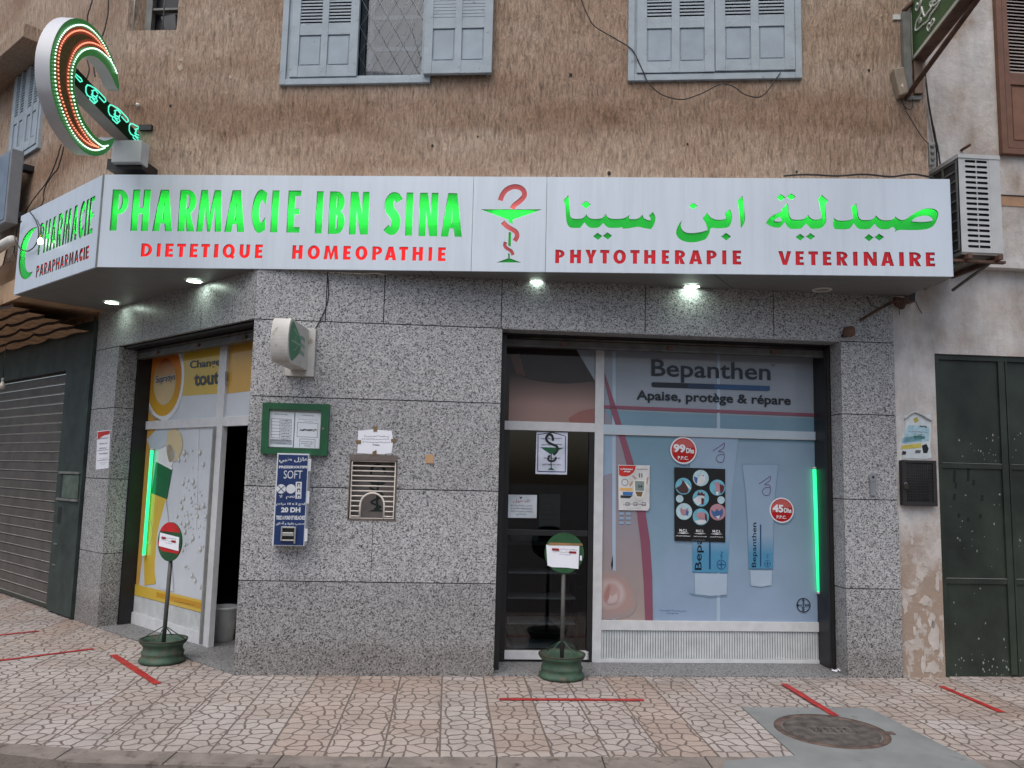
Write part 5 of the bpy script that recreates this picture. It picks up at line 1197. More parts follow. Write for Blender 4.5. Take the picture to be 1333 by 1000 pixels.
for k in range(4): b.box(NU, au0-.006, au0+.006, zb_+.02, zt_2-.02, .03+k*.185, .045+k*.185, GREY)
b.build('coil_guard', ac)
b = MB()
for u_ in (au0+.03, au1-.06): b = MB(); b.box(NU, u_, u_+.035, zb_-.06, zb_-.022, 0, .66, RUST); b.tube([NU.pt(u_+.017, zb_-.06, .50), NU.pt(u_+.017, zb_-.17, .01)], .014, GREY, 6); b.build('bracket', ac)
b = MB(); b.box(NU, au0-.1, au1+.04, zb_-.075, zb_-.055, .56, .60, RUST)
b.build('bracket', ac)
# socket strip and cables at the joint of both houses
b = MB(); q = NU.uz(1212, 200, .03); b.box(NU, q[0]-.03, q[0]+.03, q[1]-.11, q[1]+.10, .0, .05, M('grey_box', srgb(150, 150, 146), .5))
for k in range(3): b.lathe(NU.pt(q[0], q[1]-.06+k*.06, .05), [(.0, .012), (.018, .012), (.02, 0)], GREY, 12, (Vector(NU.t), Vector((0, 0, 1)), Vector(-NU.n)))
tag(b.build('terminal_box'), 'small grey electrical terminal box beside the top right end of the sign', 'electrical box')
def cable(pl, pts, label, w_=.012, r=.006, mat=WIRE, k=5, grp=None):
    mb = MB(); rd = random.Random(len(pts)*31+int(pts[0][0])); mb.tube([pl.pt(*pl.uz(x, y, w_), w_+rd.uniform(-.003, .003)) for x, y in smooth_open(pts, k)], r, mat, 6)
    tag(mb.build('cable'), label, 'cable', grp)
cable(U, [(753, -20), (757, 0), (765, 20), (775, 35), (800, 50), (822, 64), (831, 80), (838, 95), (843, 106), (856, 120), (875, 128), (892, 129), (915, 121), (930, 113), (942, 109), (955, 113), (968, 122), (985, 127), (997, 121), (1010, 103), (1016, 95)], 'thin black cable looping below the closed grey blue shutters', .045, .005)
cable(U, [(122, -20), (120, 0), (116, 14), (113, 28), (110, 60), (116, 90), (112, 104)], 'black cable hanging on the brown wall behind the crescent, nearer the left edge', .02, .006)
cable(U, [(140, -20), (141, 0), (140, 20), (134, 45), (124, 66), (122, 88), (124, 100)], 'black cable on the brown wall behind the crescent, nearer the small window', .02, .006)
cable(UL, [(80, 188), (72, 212), (62, 235), (45, 258), (32, 278), (22, 300), (18, 330)], 'upper black cable running down the slanted brown wall under the crescent', .03, .006)
cable(UL, [(83, 190), (76, 218), (68, 228), (58, 246), (55, 266), (40, 275), (30, 290)], 'lower kinked black cable running down beside the slanted silver panel', .06, .006)
cable(K, [(39, 276), (46, 286), (50, 300), (49, 313), (42, 324), (33, 327), (25, 322), (20, 312), (21, 300), (28, 288)], 'black cable loop hanging over the green crescent of the slanted sign panel', .03, .006)
cable(NU, [(1202, 70), (1205, 100), (1208, 130), (1214, 165), (1219, 195), (1220, 228)], 'left black cable of the two dropping to the air conditioner', .03, .007)
cable(NU, [(1204, 100), (1210, 140), (1217, 175), (1222, 200), (1225, 226)], 'right black cable of the two dropping to the air conditioner', .06, .007)
cable(U, [(1174, 130), (1180, 145), (1190, 162), (1200, 178), (1208, 187)], 'thin cable from the beige junction box to the terminal box', .02, .0035)
cable(U, [(1020, 229), (1050, 227.5), (1090, 229), (1125, 227), (1160, 230), (1185, 227), (1203, 229), (1216, 232)], 'black cable lying along the top right edge of the silver sign', .06, .008)
cable(G, [(427, 362), (427.5, 380), (426, 394), (421, 408), (415, 420), (408, 432)], 'thin dark cable coming down the granite to the projecting lamp', .008, .0045)
# broken conduit under the right end of the sign
bc = thing('broken_conduit', 'rusty broken pipe stub and ragged plaster under the right end of the sign', 'pipe', G.pt(G.u(1180, 395), G.z(1180, 400), .02))
b = MB(); b.tube([G.pt(*G.uz(x, y, .04), .04) for x, y in ((1120, 417), (1140, 405), (1160, 394), (1172, 390))], .013, RUST, 7); b.tube([G.pt(*G.uz(x, y, .05), .05) for x, y in ((1128, 386), (1134, 398), (1146, 402), (1160, 396))], .004, WIRE, 5); b.build('conduit', bc)
b = MB(); b.px(G, [(1165, 386), (1178, 388), (1190, 380), (1192, 393), (1180, 396), (1177, 402), (1168, 397)], RUST, .05, .045, RUST); b.px(G, [(1183, 382), (1192, 379), (1191, 391), (1184, 392)], BLACK, .052, .002); b.build('plaster_lump', bc)
b = MB(); b.tube([N.pt(*N.uz(x, y, .02), .02) for x, y in ((1192, 393), (1196, 402), (1200, 408))], .004, WIRE, 5); b.tube([N.pt(*N.uz(x, y, .02), .02) for x, y in ((1170, 399), (1171, 410))], .003, WIRE, 5); b.build('wire', bc)
ls = thing('floodlight', 'small black round floodlight at the top right corner of the shop opening', 'light', G.pt(*G.uz(1103, 438, .05), .05))
b = MB(); c = Vector(G.pt(*G.uz(1105, 432, .09), .09)); b.lathe(c-Vector(G.t)*.0, [(.001, -.04), (.045, -.035), (.05, .02), (.045, .035), (.001, .03)], RUST, 18, (Vector((0, 0, 1)), Vector(G.n), Vector(G.t)*.7-Vector(G.n)*.7)); b.build('head', ls)
b = MB(); b.tube([c, Vector(G.pt(*G.uz(1096, 438), 0))], .012, BLACK, 6); b.build('arm', ls)

# ================================================================== HANGING GREEN SIGN (top right)
gz = U.z(1188, 80); g0 = U.at(1188, 80); g1 = ground(1250, 0, gz); dv = (g1-g0)[:2]; yaw = math.degrees(math.atan2(dv[1], dv[0])); Q = Pl(g0, yaw)
if Q.n @ (O-Q.p) > 0: Q = Pl(g0, yaw+180)
gs = thing('hanging_sign', 'dark green projecting sign with white lettering outlines on a rusty frame', 'sign', g0)
def qd(x, y, w_=0.): return Q.uz(x, y, w_)
flip = 1
uA_ = 0.; uB_ = 2.2*(1 if abs(math.degrees(Q.a)-yaw) < 1 else -1)
SG = M('sign_green', srgb(66, 98, 58), .5, .08, 5); far = min(uA_, uB_)
lo_, hi_ = min(uA_, uB_), max(uA_, uB_); PT_ = M('pale_trim', srgb(186, 186, 172), .6)
b = MB(); b.box(Q, lo_, hi_, gz+.03, gz+1.2, -.05, .0, SG); b.box(Q, lo_, hi_, gz, gz+.03, -.05, .008, PT_); b.box(Q, uA_-.012, uA_+.012, gz+.03, gz+1.2, -.05, .008, PT_); b.build('panel', gs)
b = MB(); b.box(Q, lo_, hi_, gz-.012, gz-.002, -.085, -.0, RUST); b.box(Q, lo_, hi_, gz-.012, gz+.06, -.095, -.085, RUST)
s0 = U.at(1180, 126, .03); s1_ = ground(1272, 0, gz-.02); b.tube([s0, s0+(s1_-s0)*1.6], .022, RUST, 6); b.tube([U.at(1176, 15, .04), U.at(1188, 3, .04)], .02, RUST, 6); b.build('frame', gs)
b = MB(); pu = U.u(1179.5, 70, .03); b.box(U, pu-.03, pu+.03, U.z(1180, 124), U.z(1180, 20), .01, .06, GREY); b.box(U, U.u(1162, 24), U.u(1178, 24), U.z(1170, 26.5), U.z(1170, 20), .0, .015, WHITEPL); b.box(U, pu, U.u(1198, 128), U.z(1190, 131), U.z(1190, 126), .0, .02, GREY)
b.box(U, U.u(1188, 100), U.u(1191, 100)+.05, U.z(1190, 124), U.z(1190, 80), .0, .04, M('weathered_post', srgb(130, 110, 94), .8)); b.build('bracket', gs)
b = MB(); LW = M('white_lettering', srgb(214, 216, 208), .5)
ox, oy, sc = 1140, 0, 6.907
for pts in ([(365, 60), (372, 30), (385, 45), (398, 18), (412, 0), (405, 40), (390, 60), (378, 85), (368, 95), (360, 75), (365, 60)], [(412, 62), (440, 150), (470, 110), (500, 70), (488, 30), (520, 0)], [(412, 62), (410, 120), (370, 195), (358, 275), (400, 250), (430, 220), (470, 190), (500, 125), (560, 50), (580, 0)], [(388, 190), (405, 160), (410, 190), (392, 205)], [(465, 240), (480, 210), (498, 218), (505, 185), (520, 170), (528, 190), (510, 225), (495, 240), (480, 275), (468, 268), (465, 240)], [(540, 0), (512, 30), (515, 50), (540, 40), (575, 5)]):
    b.tube([Q.pt(*qd(ox+x/sc, oy+y/sc, .004), .004) for x, y in smooth_open(pts, 3)], .008, LW, 5)
b.build('lettering', gs)
jb = thing('junction_box', 'beige plastic junction box tilted beside the green sign bracket', 'junction box', U.pt(*U.uz(1170, 128), .03))
b = MB(); q = [U.uz(x, y, .05) for x, y in ((1160, 93), (1174, 90), (1180.5, 124), (1169, 128))]
BEI = M('beige_plastic', srgb(150, 136, 118), .6, .1, 8); b.box8([U.pt(*p, .001) for p in q]+[U.pt(*p, .10) for p in q], BEI); b.build('housing', jb, .012)
b = MB(); q = [U.uz(x, y, .1) for x, y in ((1172, 112), (1175, 108), (1176.5, 114))]; b.poly(U, [q], .1015, M('warning_mark', srgb(206, 202, 190), .6)); b.tube([U.pt(*U.uz(x, y, .05), .05) for x, y in smooth_open([(1173, 129), (1177, 138), (1184, 143), (1188, 138), (1188, 128)], 3)], .0035, WIRE, 5); b.build('label', jb)

# ================================================================== CRESCENT NEON SIGN
az = 4.60; ac0, ac1 = ground(181, 181, az), ground(104, 100, az); AXP = Pl(((ac0+ac1)/2), math.degrees(math.atan2(ac1[1]-ac0[1], ac1[0]-ac0[0])))
# plane of the face: vertical, perpendicular to the facade, seen from its right side
nn = AXP.n.copy()
sgn = 1 if nn @ (O-np.array([*ac0[:2], 0])) < 0 else -1        # w>0 must point to the viewer
if sgn < 0: AXP = Pl(AXP.p, math.degrees(AXP.a)+180)
cr_ = thing('crescent_sign', 'green illuminated crescent sign with arm of pointing hands at the corner', 'sign', U.at(168, 212, .2))
z5, z6 = (40, 15, 8.331), (40, 110, 8.331)
def cz(l5a, l6, l5b=()):
    return [(40+x/8.331, 15+y/8.331) for x, y in l5a]+[(40+x/8.331, 110+y/8.331) for x, y in l6]+[(40+x/8.331, 15+y/8.331) for x, y in l5b]
outl = cz([(970, 868), (960, 780), (935, 640), (890, 500), (830, 365), (760, 245), (680, 155), (590, 92), (500, 68), (420, 85), (350, 135), (290, 220), (245, 330), (217, 450), (208, 560), (210, 700), (225, 850)],
          [(242, 130), (282, 265), (335, 400), (410, 530), (490, 640), (560, 718), (635, 765), (710, 780), (785, 766), (850, 722), (893, 660), (917, 600), (905, 576), (860, 595), (810, 612), (760, 600), (700, 560), (630, 470), (570, 370), (525, 260), (500, 150)],
          [(480, 850), (478, 750), (490, 640), (515, 570), (560, 510), (620, 480), (690, 483), (760, 530), (830, 610), (880, 700), (930, 820)])
CG = M('crescent_green', srgb(12, 92, 34), .35, .06, 6, emit=((.0, .25, .04), .25)); CW_ = M('crescent_rim', srgb(206, 208, 212), .4, .03)
oz = [AXP.uz(x, y) for x, y in chaikin(outl, 70)]
b = MB(); b.poly(AXP, [oz], -.004, CG); b.poly(AXP, [oz], -.105, CG)
n = len(oz); b.add([AXP.pt(u_, z_, -.002) for u_, z_ in oz]+[AXP.pt(u_, z_, -.105) for u_, z_ in oz], [(i, (i+1) % n, n+(i+1) % n, n+i) for i in range(n)], CW_, True)
body = b.build('crescent_body', cr_)
ow = cz([(940, 700), (915, 630), (880, 560), (830, 440), (760, 312), (680, 217), (600, 160), (520, 145), (440, 165), (370, 215), (310, 300), (275, 400), (260, 500), (258, 600), (260, 740), (275, 850), (295, 940)], [(300, 160), (330, 260), (370, 360), (420, 470), (490, 580), (570, 660), (650, 705), (720, 712), (800, 688)])
oo = cz([(850, 490), (760, 360), (680, 270), (600, 220), (530, 205), (450, 225), (380, 280), (325, 370), (300, 480), (293, 600), (300, 760), (318, 890)], [(330, 140), (365, 250), (410, 370), (470, 480), (550, 580), (640, 650), (735, 682)])
io = cz([(845, 482), (780, 400), (700, 352), (620, 337), (540, 362), (480, 420), (440, 500), (410, 600), (400, 720), (405, 850)], [(420, 105), (440, 210), (475, 330), (520, 440), (580, 540), (650, 630), (720, 675)])
iw = cz([(930, 680), (880, 560), (800, 470), (720, 412), (640, 400), (560, 427), (500, 490), (460, 570), (440, 680), (438, 800), (448, 930)], [(458, 130), (480, 240), (520, 360), (580, 480), (660, 580), (740, 650), (790, 672), (845, 658)])
b = MB(); px2 = lambda l: [AXP.uz(x, y) for x, y in smooth_open(l, 3)]
b.poly(AXP, [px2(oo)+px2(io)[::-1]], -.002, M('crescent_core', srgb(98, 84, 48), .6, .2, 40, spec=.2)); 
BAND = M('crescent_orange', srgb(150, 56, 30), .5, .1, emit=((.5, .06, .01), .12))
for l in (oo, io): b.stroke(AXP, px2(l), .05, BAND, -.0005)
b.build('crescent_face', body)
def leds(l, mat, name, sp_=.028, r=.0066):
    P = [np.array(AXP.uz(x, y)) for x, y in smooth_open(l, 8)]; mb = MB(); acc = 0
    for a, c in zip(P, P[1:]):
        L_ = np.linalg.norm(c-a); t = sp_-acc
        while t < L_:
            q = a+(c-a)*t/L_; mb.lathe(AXP.pt(q[0], q[1], .001), [(r, 0), (r*.8, .007), (.0005, .009)], mat, 6, (Vector(AXP.t), Vector((0, 0, 1)), Vector(-AXP.n))); t += sp_
        acc = (acc+L_) % sp_
    mb.build(name, body)
LWH = m_emit('led_white_green', (.70, 1., .78), 1.5); LOR = m_emit('led_orange', (1., .34, .2), 1.1)
leds(ow, LWH, 'white_lights'); leds(iw, LWH, 'white_lights'); leds(oo, LOR, 'orange_lights'); leds(io, LOR, 'orange_lights')
# arm with pointing hands
a_px = [AXP.uz(x, y) for x, y in ((97.5, 92), (187, 172), (181, 184.5), (96, 115))]
azt, azb = (a_px[0][1]+a_px[1][1])/2, (a_px[2][1]+a_px[3][1])/2; au_0, au_1 = a_px[0][0], a_px[1][0]
lo_, hi_ = min(au_0, au_1), max(au_0, au_1)
b = MB(); b.box(AXP, lo_-.25, hi_, azb, azt, -.15, -.022, M('arm_grey', srgb(146, 146, 142), .5, .06)); b.box(AXP, lo_-.25, hi_, azb, azt, -.021, -.016, M('arm_face', srgb(6, 40, 18), .6, .05, spec=.1)); 
arm = b.build('arm', cr_)
CY = m_emit('led_cyan', (.10, .85, .58), 1.0)
b = MB(); AWF = -.014
for dx, dy, full in ((0, 0, 1), (245, 216, 1), (470, 418, 1), (-255, -218, 0)):
    seg = [[(640, 12), (615, 5), (598, 30), (597, 80), (612, 115), (640, 135), (640, 160), (690, 208), (722, 178), (705, 140), (722, 118)], [(640, 12), (700, 45), (735, 75), (805, 150), (815, 180), (795, 195), (740, 135)], [(660, 70), (700, 60), (730, 100)], [(668, 95), (655, 110), (715, 140)], [(650, 135), (700, 160)], [(672, 70), (668, 150), (700, 190)]] if full else [[(745, 108), (800, 155), (812, 182), (790, 190), (735, 125)]]
    for pts in seg: b.tube([AXP.pt(*AXP.uz(40+(x+dx)/8.331, 110+(y+dy)/8.331, AWF), AWF) for x, y in pts if 40+(x+dx)/8.331 < 187], .0056, CY, 5)
b.build('pointing_hands', arm)
b = MB(); q = [U.uz(x, y, .32) for x, y in ((146.8, 182.6), (184.6, 182.6), (184.6, 211), (146.8, 211.4))]; b.box(U, q[0][0], q[1][0], q[2][1], q[0][1], .19, .32, M('control_grey', srgb(190, 194, 192), .5, .05)); b.build('control_box', cr_, .006)
b = MB(); q = [U.uz(x, y, .15) for x, y in ((149, 216), (193, 226))]; b.box(U, q[0][0], q[1][0], q[1][1], q[0][1]+.02, .0, .26, BLACK); b.box(U, U.u(183, 168), U.u(199, 168), U.z(190, 171), U.z(190, 164), 0, .03, BLACK); b.box(U, U.u(160, 200), U.u(166, 200), q[0][1], U.z(160, 210, .3), .1, .2, BLACK)
b.build('bracket', cr_)
b = MB(); q = U.uz(181.5, 138.5); b.lathe(U.pt(q[0], q[1], .03), [(.001, .016), (.014, .012), (.018, 0), (.014, -.012), (.001, -.016)], WHITEPL, 10); b.tube([U.pt(q[0], q[1], .03), U.pt(q[0], q[1], 0)], .004, GREY, 5); b.tube([U.pt(q[0], q[1], .02), U.pt(U.u(162, 139), U.z(162, 139), .01)], .002, WIRE, 4)
tag(b.build('wall_hook'), 'small white round wall anchor on the brown render beside the crescent arm', 'hook')

# ================================================================== ON THE GRANITE WALL
# projecting lamp
lm = thing('projecting_lamp', 'dusty white projecting light box with green rounded end on the granite', 'lamp', G.pt(G.u(388, 490), G.z(388, 491), 0))
b = MB(); q = (G.u(373.5, 455), G.u(411, 455), G.z(390, 490.5), G.z(390, 428)); b.box(G, q[0], q[1], q[2], q[3], .001, .035, M('dusty_white', srgb(196, 194, 188), .6, .08, 7, dirt=(srgb(140, 128, 112), 8, .6))); b.build('back_plate', lm, .004)
DW = MC['dusty_white']
th = .135; jn, ot = np.array(G.pt(G.u(402, 455), 0, .03)), G.at(375, 440, .62); dlen = float(np.hypot(*(ot-jn)[:2]))
LP = Pl(jn, math.degrees(math.atan2(ot[1]-jn[1], ot[0]-jn[0])))
lsg = 1
if LP.n @ (O-LP.p) > 0: LP = Pl(LP.p, math.degrees(LP.a)+180); lsg = -1
zt_, zb_ = G.z(366, 411.5, .62), G.z(366, 469, .62); r = (zt_-zb_)/2; zc = (zt_+zb_)/2
def ru(d): return lsg*d
prof = [(dlen-.09+.09*math.cos(R_(a)), zc+r*math.sin(R_(a))) for a in range(-90, 91, 10)]
lp = [(ru(0), zb_)]+[(ru(d), z) for d, z in prof]+[(ru(0), zt_)]
b = MB(); b.poly(LP, [lp], 0, DW, th, DW); b.poly(LP, [lp], -th, DW); lmb = b.build('light_box', lm, .006)
b = MB(); D0 = dlen-.13
el = [(ru(D0+.10*math.cos(R_(a))), zc+r*.92*math.sin(R_(a))) for a in range(-90, 91, 10)]+[(ru(D0-.24*math.sin(math.pi*t/10)), zc+r*.92*(1-.2*t)) for t in range(1, 10)]
b.poly(LP, [el], .0015, M('lamp_green', srgb(60, 128, 92), .5)); gcol = M('lamp_lettering', srgb(132, 166, 148), .5)
b.stroke(LP, [(ru(D0-.10+x), zc+y) for x, y in ((.08, .10), (-.02, .07), (.06, .03), (-.04, -.02), (.06, -.07))], .012, gcol, .003); b.stroke(LP, [(ru(D0-.2), zc+.0), (ru(D0+.04), zc+.0)], .012, gcol, .003)
for k, z in enumerate((.06, .0, -.06)): b.stroke(LP, [(ru(.12), zc+z), (ru(.2), zc+z+.01), (ru(.28), zc+z)], .03, M('lamp_pale_green', srgb(120, 160, 140), .5), .002)
b.build('emblem', lmb)
# notice board
nb = thing('notice_board', 'green framed glazed notice board with two printed sheets on the granite', 'notice board', G.pt(G.u(384, 594), G.z(384, 594), 0))
NBG = M('board_green', srgb(18, 84, 50), .45, .1, 8)
q = [G.uz(x, y, .05) for x, y in ((342, 524), (429, 526.5), (425.5, 593.5), (339, 590.5))]; qi = [G.uz(x, y, .05) for x, y in ((350.5, 532.5), (418.5, 534.5), (416, 585), (348.5, 582.5))]
b = MB(); b.poly(G, [q, qi], .05, NBG, .049); b.poly(G, [qi], .012, M('board_back', srgb(150, 158, 160), .7)); nbf = b.build('frame', nb, .003)
b = MB(); u_, z_ = G.uz(420.5, 558, .05); b.disc(G, u_, z_, .010, .052, GREY, 10); b.build('lock', nbf)
for k, pts in enumerate(([(349.5, 535.5), (383.5, 537), (381, 582.5), (348.5, 581.5)], [(384.8, 537), (418, 538.5), (415.5, 584), (382.5, 583)])):
    b = MB(); b.px(G, pts, PAPER, .02); x0, y0 = pts[0]; x1, y1 = pts[2]
    scribble(b, G, [(x0+8, y0+2), (x1-6, y0+3), (x1-6, y0+6), (x0+8, y0+5)], INKGREY, .0215, 1, k+3)
    bl = lambda fx, fy: (pts[0][0]+(pts[1][0]-pts[0][0])*fx+(pts[3][0]-pts[0][0])*fy, pts[0][1]+(pts[3][1]-pts[0][1])*fy+(pts[1][1]-pts[0][1])*fx)
    def ln_(a, c, wd=.003): b.stroke(G, [G.uz(*bl(*a), .021), G.uz(*bl(*c), .021)], wd, INKGREY, .0212)
    if k == 0:
        for j in range(7): ln_((.12, .2+.09*j), (.88, .2+.09*j)); scribble(b, G, [bl(.48, .21+.09*j), bl(.84, .21+.09*j), bl(.84, .28+.09*j), bl(.48, .28+.09*j)], INKGREY, .0215, 1, j)
        for fx in (.12, .45, .88): ln_((fx, .2), (fx, .74))
        b.px(G, [bl(.08, .78), bl(.92, .78), bl(.92, .92), bl(.08, .92)], M('grey_print', srgb(170, 176, 186), .7), .021); scribble(b, G, [bl(.1, .78), bl(.9, .78), bl(.9, .92), bl(.1, .92)], INKGREY, .0222, 2, 17)
    else:
        for a, c in (((.1, .28), (.9, .28)), ((.1, .68), (.9, .68)), ((.1, .28), (.1, .68)), ((.9, .28), (.9, .68)), ((.22, .74), (.82, .74)), ((.22, .74), (.22, .97)), ((.82, .74), (.82, .97))): ln_(a, c)
        scribble(b, G, [bl(.16, .42), bl(.84, .42), bl(.84, .54), bl(.16, .54)], INK, .0215, 1, 23, .5)
        scribble(b, G, [bl(.1, .16), bl(.9, .16), bl(.9, .26), bl(.1, .26)], INKGREY, .0215, 2, 24); scribble(b, G, [bl(.26, .78), bl(.78, .78), bl(.78, .96), bl(.26, .96)], INKGREY, .0215, 3, 25)
    b.build('notice', nb)
b = MB(); b.poly(G, [qi], .034, m_glass('board_glass', (.93, .95, .95))); b.build('glass', nb)
# dispenser
dp = thing('vending_box', 'tall narrow blue dispenser box with white lettering under the green notice board', 'dispenser', G.pt(G.u(377, 711), G.z(377, 711), 0))
dw = .13; DBL = M('dispenser_blue', srgb(22, 48, 98), .4, .08, 8, dirt=(srgb(70, 84, 110), 26, .72)); DWH = M('dispenser_white', srgb(206, 210, 214), .45, .05)
def dq(x, y, w_=dw): return G.uz(340+x/7.14, 580+y/7.14, w_)
b = MB(); q = [dq(*p) for p in ((150, 72), (447, 76), (395, 938), (97, 932))]; du0_, du1_ = (q[0][0]+q[3][0])/2, (q[1][0]+q[2][0])/2; dz0, dz1 = (q[2][1]+q[3][1])/2, (q[0][1]+q[1][1])/2
b.box(G, du0_, du1_, dz0, dz1, .001, dw-.004, DWH); b.build('body', dp, .003)
b = MB(); ed = .012; b.box(G, du0_+ed, du1_-ed*.6, dz0+.008, dz1-ed, dw-.004, dw, DBL); pan = b.build('front_panel', dp)
b = MB(); Dl = dw+.0015
def dt(s, x0, y0, x1, y1, bold=.02, **k):
    sh = lambda x, y: (340+x/7.14, 580+y/7.14); text(b, G, s, [sh(x0, y0), sh(x1, y0+1), sh(x1-(y1-y0)*.06, y1+1), sh(x0-(y1-y0)*.06, y1)], DWH, Dl, bold, **k)
dt(arabic('\u0639\u0627\u0632\u0644 \u0637\u0628\u064a'), 168, 108, 436, 165, .025); dt('PRESERVATIFS', 165, 188, 434, 213, .05); dt('SOFT', 212, 232, 384, 308, .0)
dt(arabic('\u0644\u0627'), 168, 458, 198, 490); dt(arabic('\u0646\u0639\u0645'), 232, 462, 312, 498); dt(arabic('\u062f\u0631\u0627\u0647\u0645')+' 10 x 2 '+arabic('\u0642\u0637\u0639'), 142, 530, 412, 562, .03)
dt('20 DH', 186, 574, 366, 622, .05); dt('TIREZ A FOND ET RELACHEZ', 138, 652, 410, 690, .05); dt(arabic('\u0633\u062d\u0628 \u0628\u0642\u0648\u0629 \u0648 \u0623\u0637\u0644\u0642'), 138, 706, 402, 742, .03)
for cx in (186, 276):
    u_, z_ = dq(cx, 404); rr = .040; b.disc(G, u_, z_, rr*.94, Dl, DWH, 24)
    if cx == 186:
        for s_ in (1, -1): b.stroke(G, [(u_-rr*.62, z_-s_*rr*.62), (u_+rr*.62, z_+s_*rr*.62)], .006, DBL, Dl+.001)
b.build('lettering', pan)
b = MB(); p = [dq(x, y) for x, y in ((322, 338), (378, 338), (372, 495), (318, 495))]; b.poly(G, [p], Dl, DWH)
for y in (350, 400, 455): b.px(G, [(340+x/7.14, 580+yy/7.14) for x, yy in ((334, y), (364, y), (362, y+34), (332, y+34))], INK, Dl+.001); b.px(G, [(340+x/7.14, 580+yy/7.14) for x, yy in ((341, y+12), (357, y+12), (356, y+34), (340, y+34))], DWH, Dl+.002)
b.build('tube_sticker', pan)
b = MB(); p0, p1 = dq(182, 885), dq(328, 755); CHR = M('chrome', srgb(190, 190, 186), .3, .05, metal=.7)
for a, c, d, e in ((p0[0], p0[0]+.012, p0[1], p1[1]), (p1[0]-.012, p1[0], p0[1]-.02, p1[1]), (p0[0]+.012, p1[0]-.012, p1[1]-.012, p1[1]), (p0[0]+.012, p1[0]-.012, p0[1], p0[1]+.01)): b.box(G, a, c, d, e, dw, dw+.022, CHR)
b.box(G, p0[0]+.012, p1[0]-.012, p0[1]+.01, p1[1]-.012, dw-.002, dw+.003, BLACK); b.box(G, p0[0]+.014, p1[0]-.014, p0[1]+.04, p1[1]-.045, dw+.003, dw+.03, CHR); b.build('drawer', dp, .003)
b = MB()
for z in (dz1-.09, (dz0+dz1)/2+.02, dz0+.09): b.box(G, du1_, du1_+.02, z-.05, z+.05, dw-.03, dw-.004, DWH)
b.build('hinge', dp)
# paper notice and tapes
b = MB(); b.px(G, [(466, 561), (484, 559), (510, 561), (512, 575), (509.5, 590), (496, 591.5), (465, 590), (466, 577)], PAPER, .003, .002)
for y, q in ((566.5, (472, 506)), (570, (471, 508)), (574, (471, 508)), (577.5, (485, 494))): scribble(b, G, [(q[0], y), (q[1], y+.5), (q[1], y+3.6), (q[0], y+3.1)], INKGREY, .0045, 1, int(y), .42)
pn = b.build('paper_notice'); tag(pn, 'white sheet of handwriting taped to the granite above the barred hatch', 'notice')
for pts in ([(486, 555), (491, 555), (491, 562), (486, 562)], [(463.5, 573), (470, 573), (470, 578), (463, 578)], [(509, 571.5), (516, 571), (515.5, 576), (509, 576)], [(485, 588), (490, 586), (490.5, 592.5), (484.5, 593)]): b = MB(); b.px(G, pts, BROWNTAPE, .006); b.build('tape', pn)
b = MB(); q = G.uz(559, 597.5); b.poly(G, [[(q[0]-.034, q[1]-.036), (q[0]+.034, q[1]-.036), (q[0]+.034, q[1]+.036), (q[0]-.034, q[1]+.036)]], .006, M('tan_card', srgb(186, 150, 112), .6, .05), .005, PAPER)
tag(b.build('wall_tag'), 'small square tan tag stuck on the granite right of the barred hatch', 'tag')
# door bell on the right pillar
db = thing('door_bell', 'slim grey door bell with round button on the right granite pillar', 'door bell', G.pt(*G.uz(1135, 644), 0))
b = MB(); q = (G.u(1131.5, 635), G.u(1139, 635), G.z(1135, 645), G.z(1135, 622)); BELL = M('bell_grey', srgb(132, 136, 142), .5)
b.box(G, q[0], q[1], q[2], q[3], .001, .02, BELL); b.poly(G, [arc((q[0]+q[1])/2, q[3]+.003, .036, .036, 0, 360, 20)[:-1]], .024, BELL, .023); b.build('case', db)
b = MB(); b.disc(G, (q[0]+q[1])/2, q[3]+.005, .012, .0255, DARKGAP, 12); b.build('button', db)
# paper on the left pillar
b = MB(); b.px(C, [(127, 561.5), (143.5, 559.5), (141, 609.5), (124.5, 611.5)], PAPER, .003, .002); b.px(C, chaikin([(127.3, 562.5), (143, 560.5), (142.8, 565.5), (134, 567), (127, 573)], 80), M('poster_red', srgb(190, 44, 44), .6), .0045)
for k, y in enumerate((569, 576, 582, 589, 596, 602)): scribble(b, C, [(129, y), (140.5, y-1), (140.2, y+3), (128.5, y+4)], INKGREY, .0045, 2 if k > 3 else 1, k+40)
for y in (587, 600): b.stroke(C, [C.uz(127, y), C.uz(141.5, y-1.6)], .004, INKGREY, .0046)
tag(b.build('info_sheet'), 'narrow white printed sheet with red top on the left granite pillar', 'notice')

# ================================================================== ON THE GLAZING
# emblem poster on the door, two sheets
b = MB(); PW = W.off(.0); q = [(698.5, 562.5), (739, 563), (738, 618), (697, 617)]; Lw = .001
b.px(W, q, M('poster_blue_white', srgb(206, 212, 228), .6), Lw, .003); BL = M('poster_border', srgb(36, 44, 92), .6); EG = M('emblem_poster_green', srgb(20, 84, 54), .6); ED = M('emblem_dark', srgb(22, 32, 28), .6)
P3 = lambda x, y: (690+x/14.28, 555+y/14.28)
def bs_(pts, wd, mat, k=1): b.stroke(W, [W.uz(*P3(*p)) for p in smooth_open(pts, 4)], wd, mat, Lw+.0015*k)
b.px(W, [P3(*p) for p in ((135, 150), (420, 105), (665, 180), (665, 190), (420, 122), (135, 162))], ED, Lw+.0015)
for a, c in (((148, 170), (140, 835)), ((140, 838), (655, 850)), ((655, 850), (658, 190))): bs_([a, c], .008, BL)
bs_([(425, 270), (415, 190), (370, 150), (320, 175), (300, 230), (330, 290), (410, 335), (490, 370), (510, 430), (480, 490), (430, 530)], .022, ED, 2)
bs_([(370, 540), (335, 590), (360, 640), (430, 645), (480, 600), (470, 575)], .018, ED, 2)
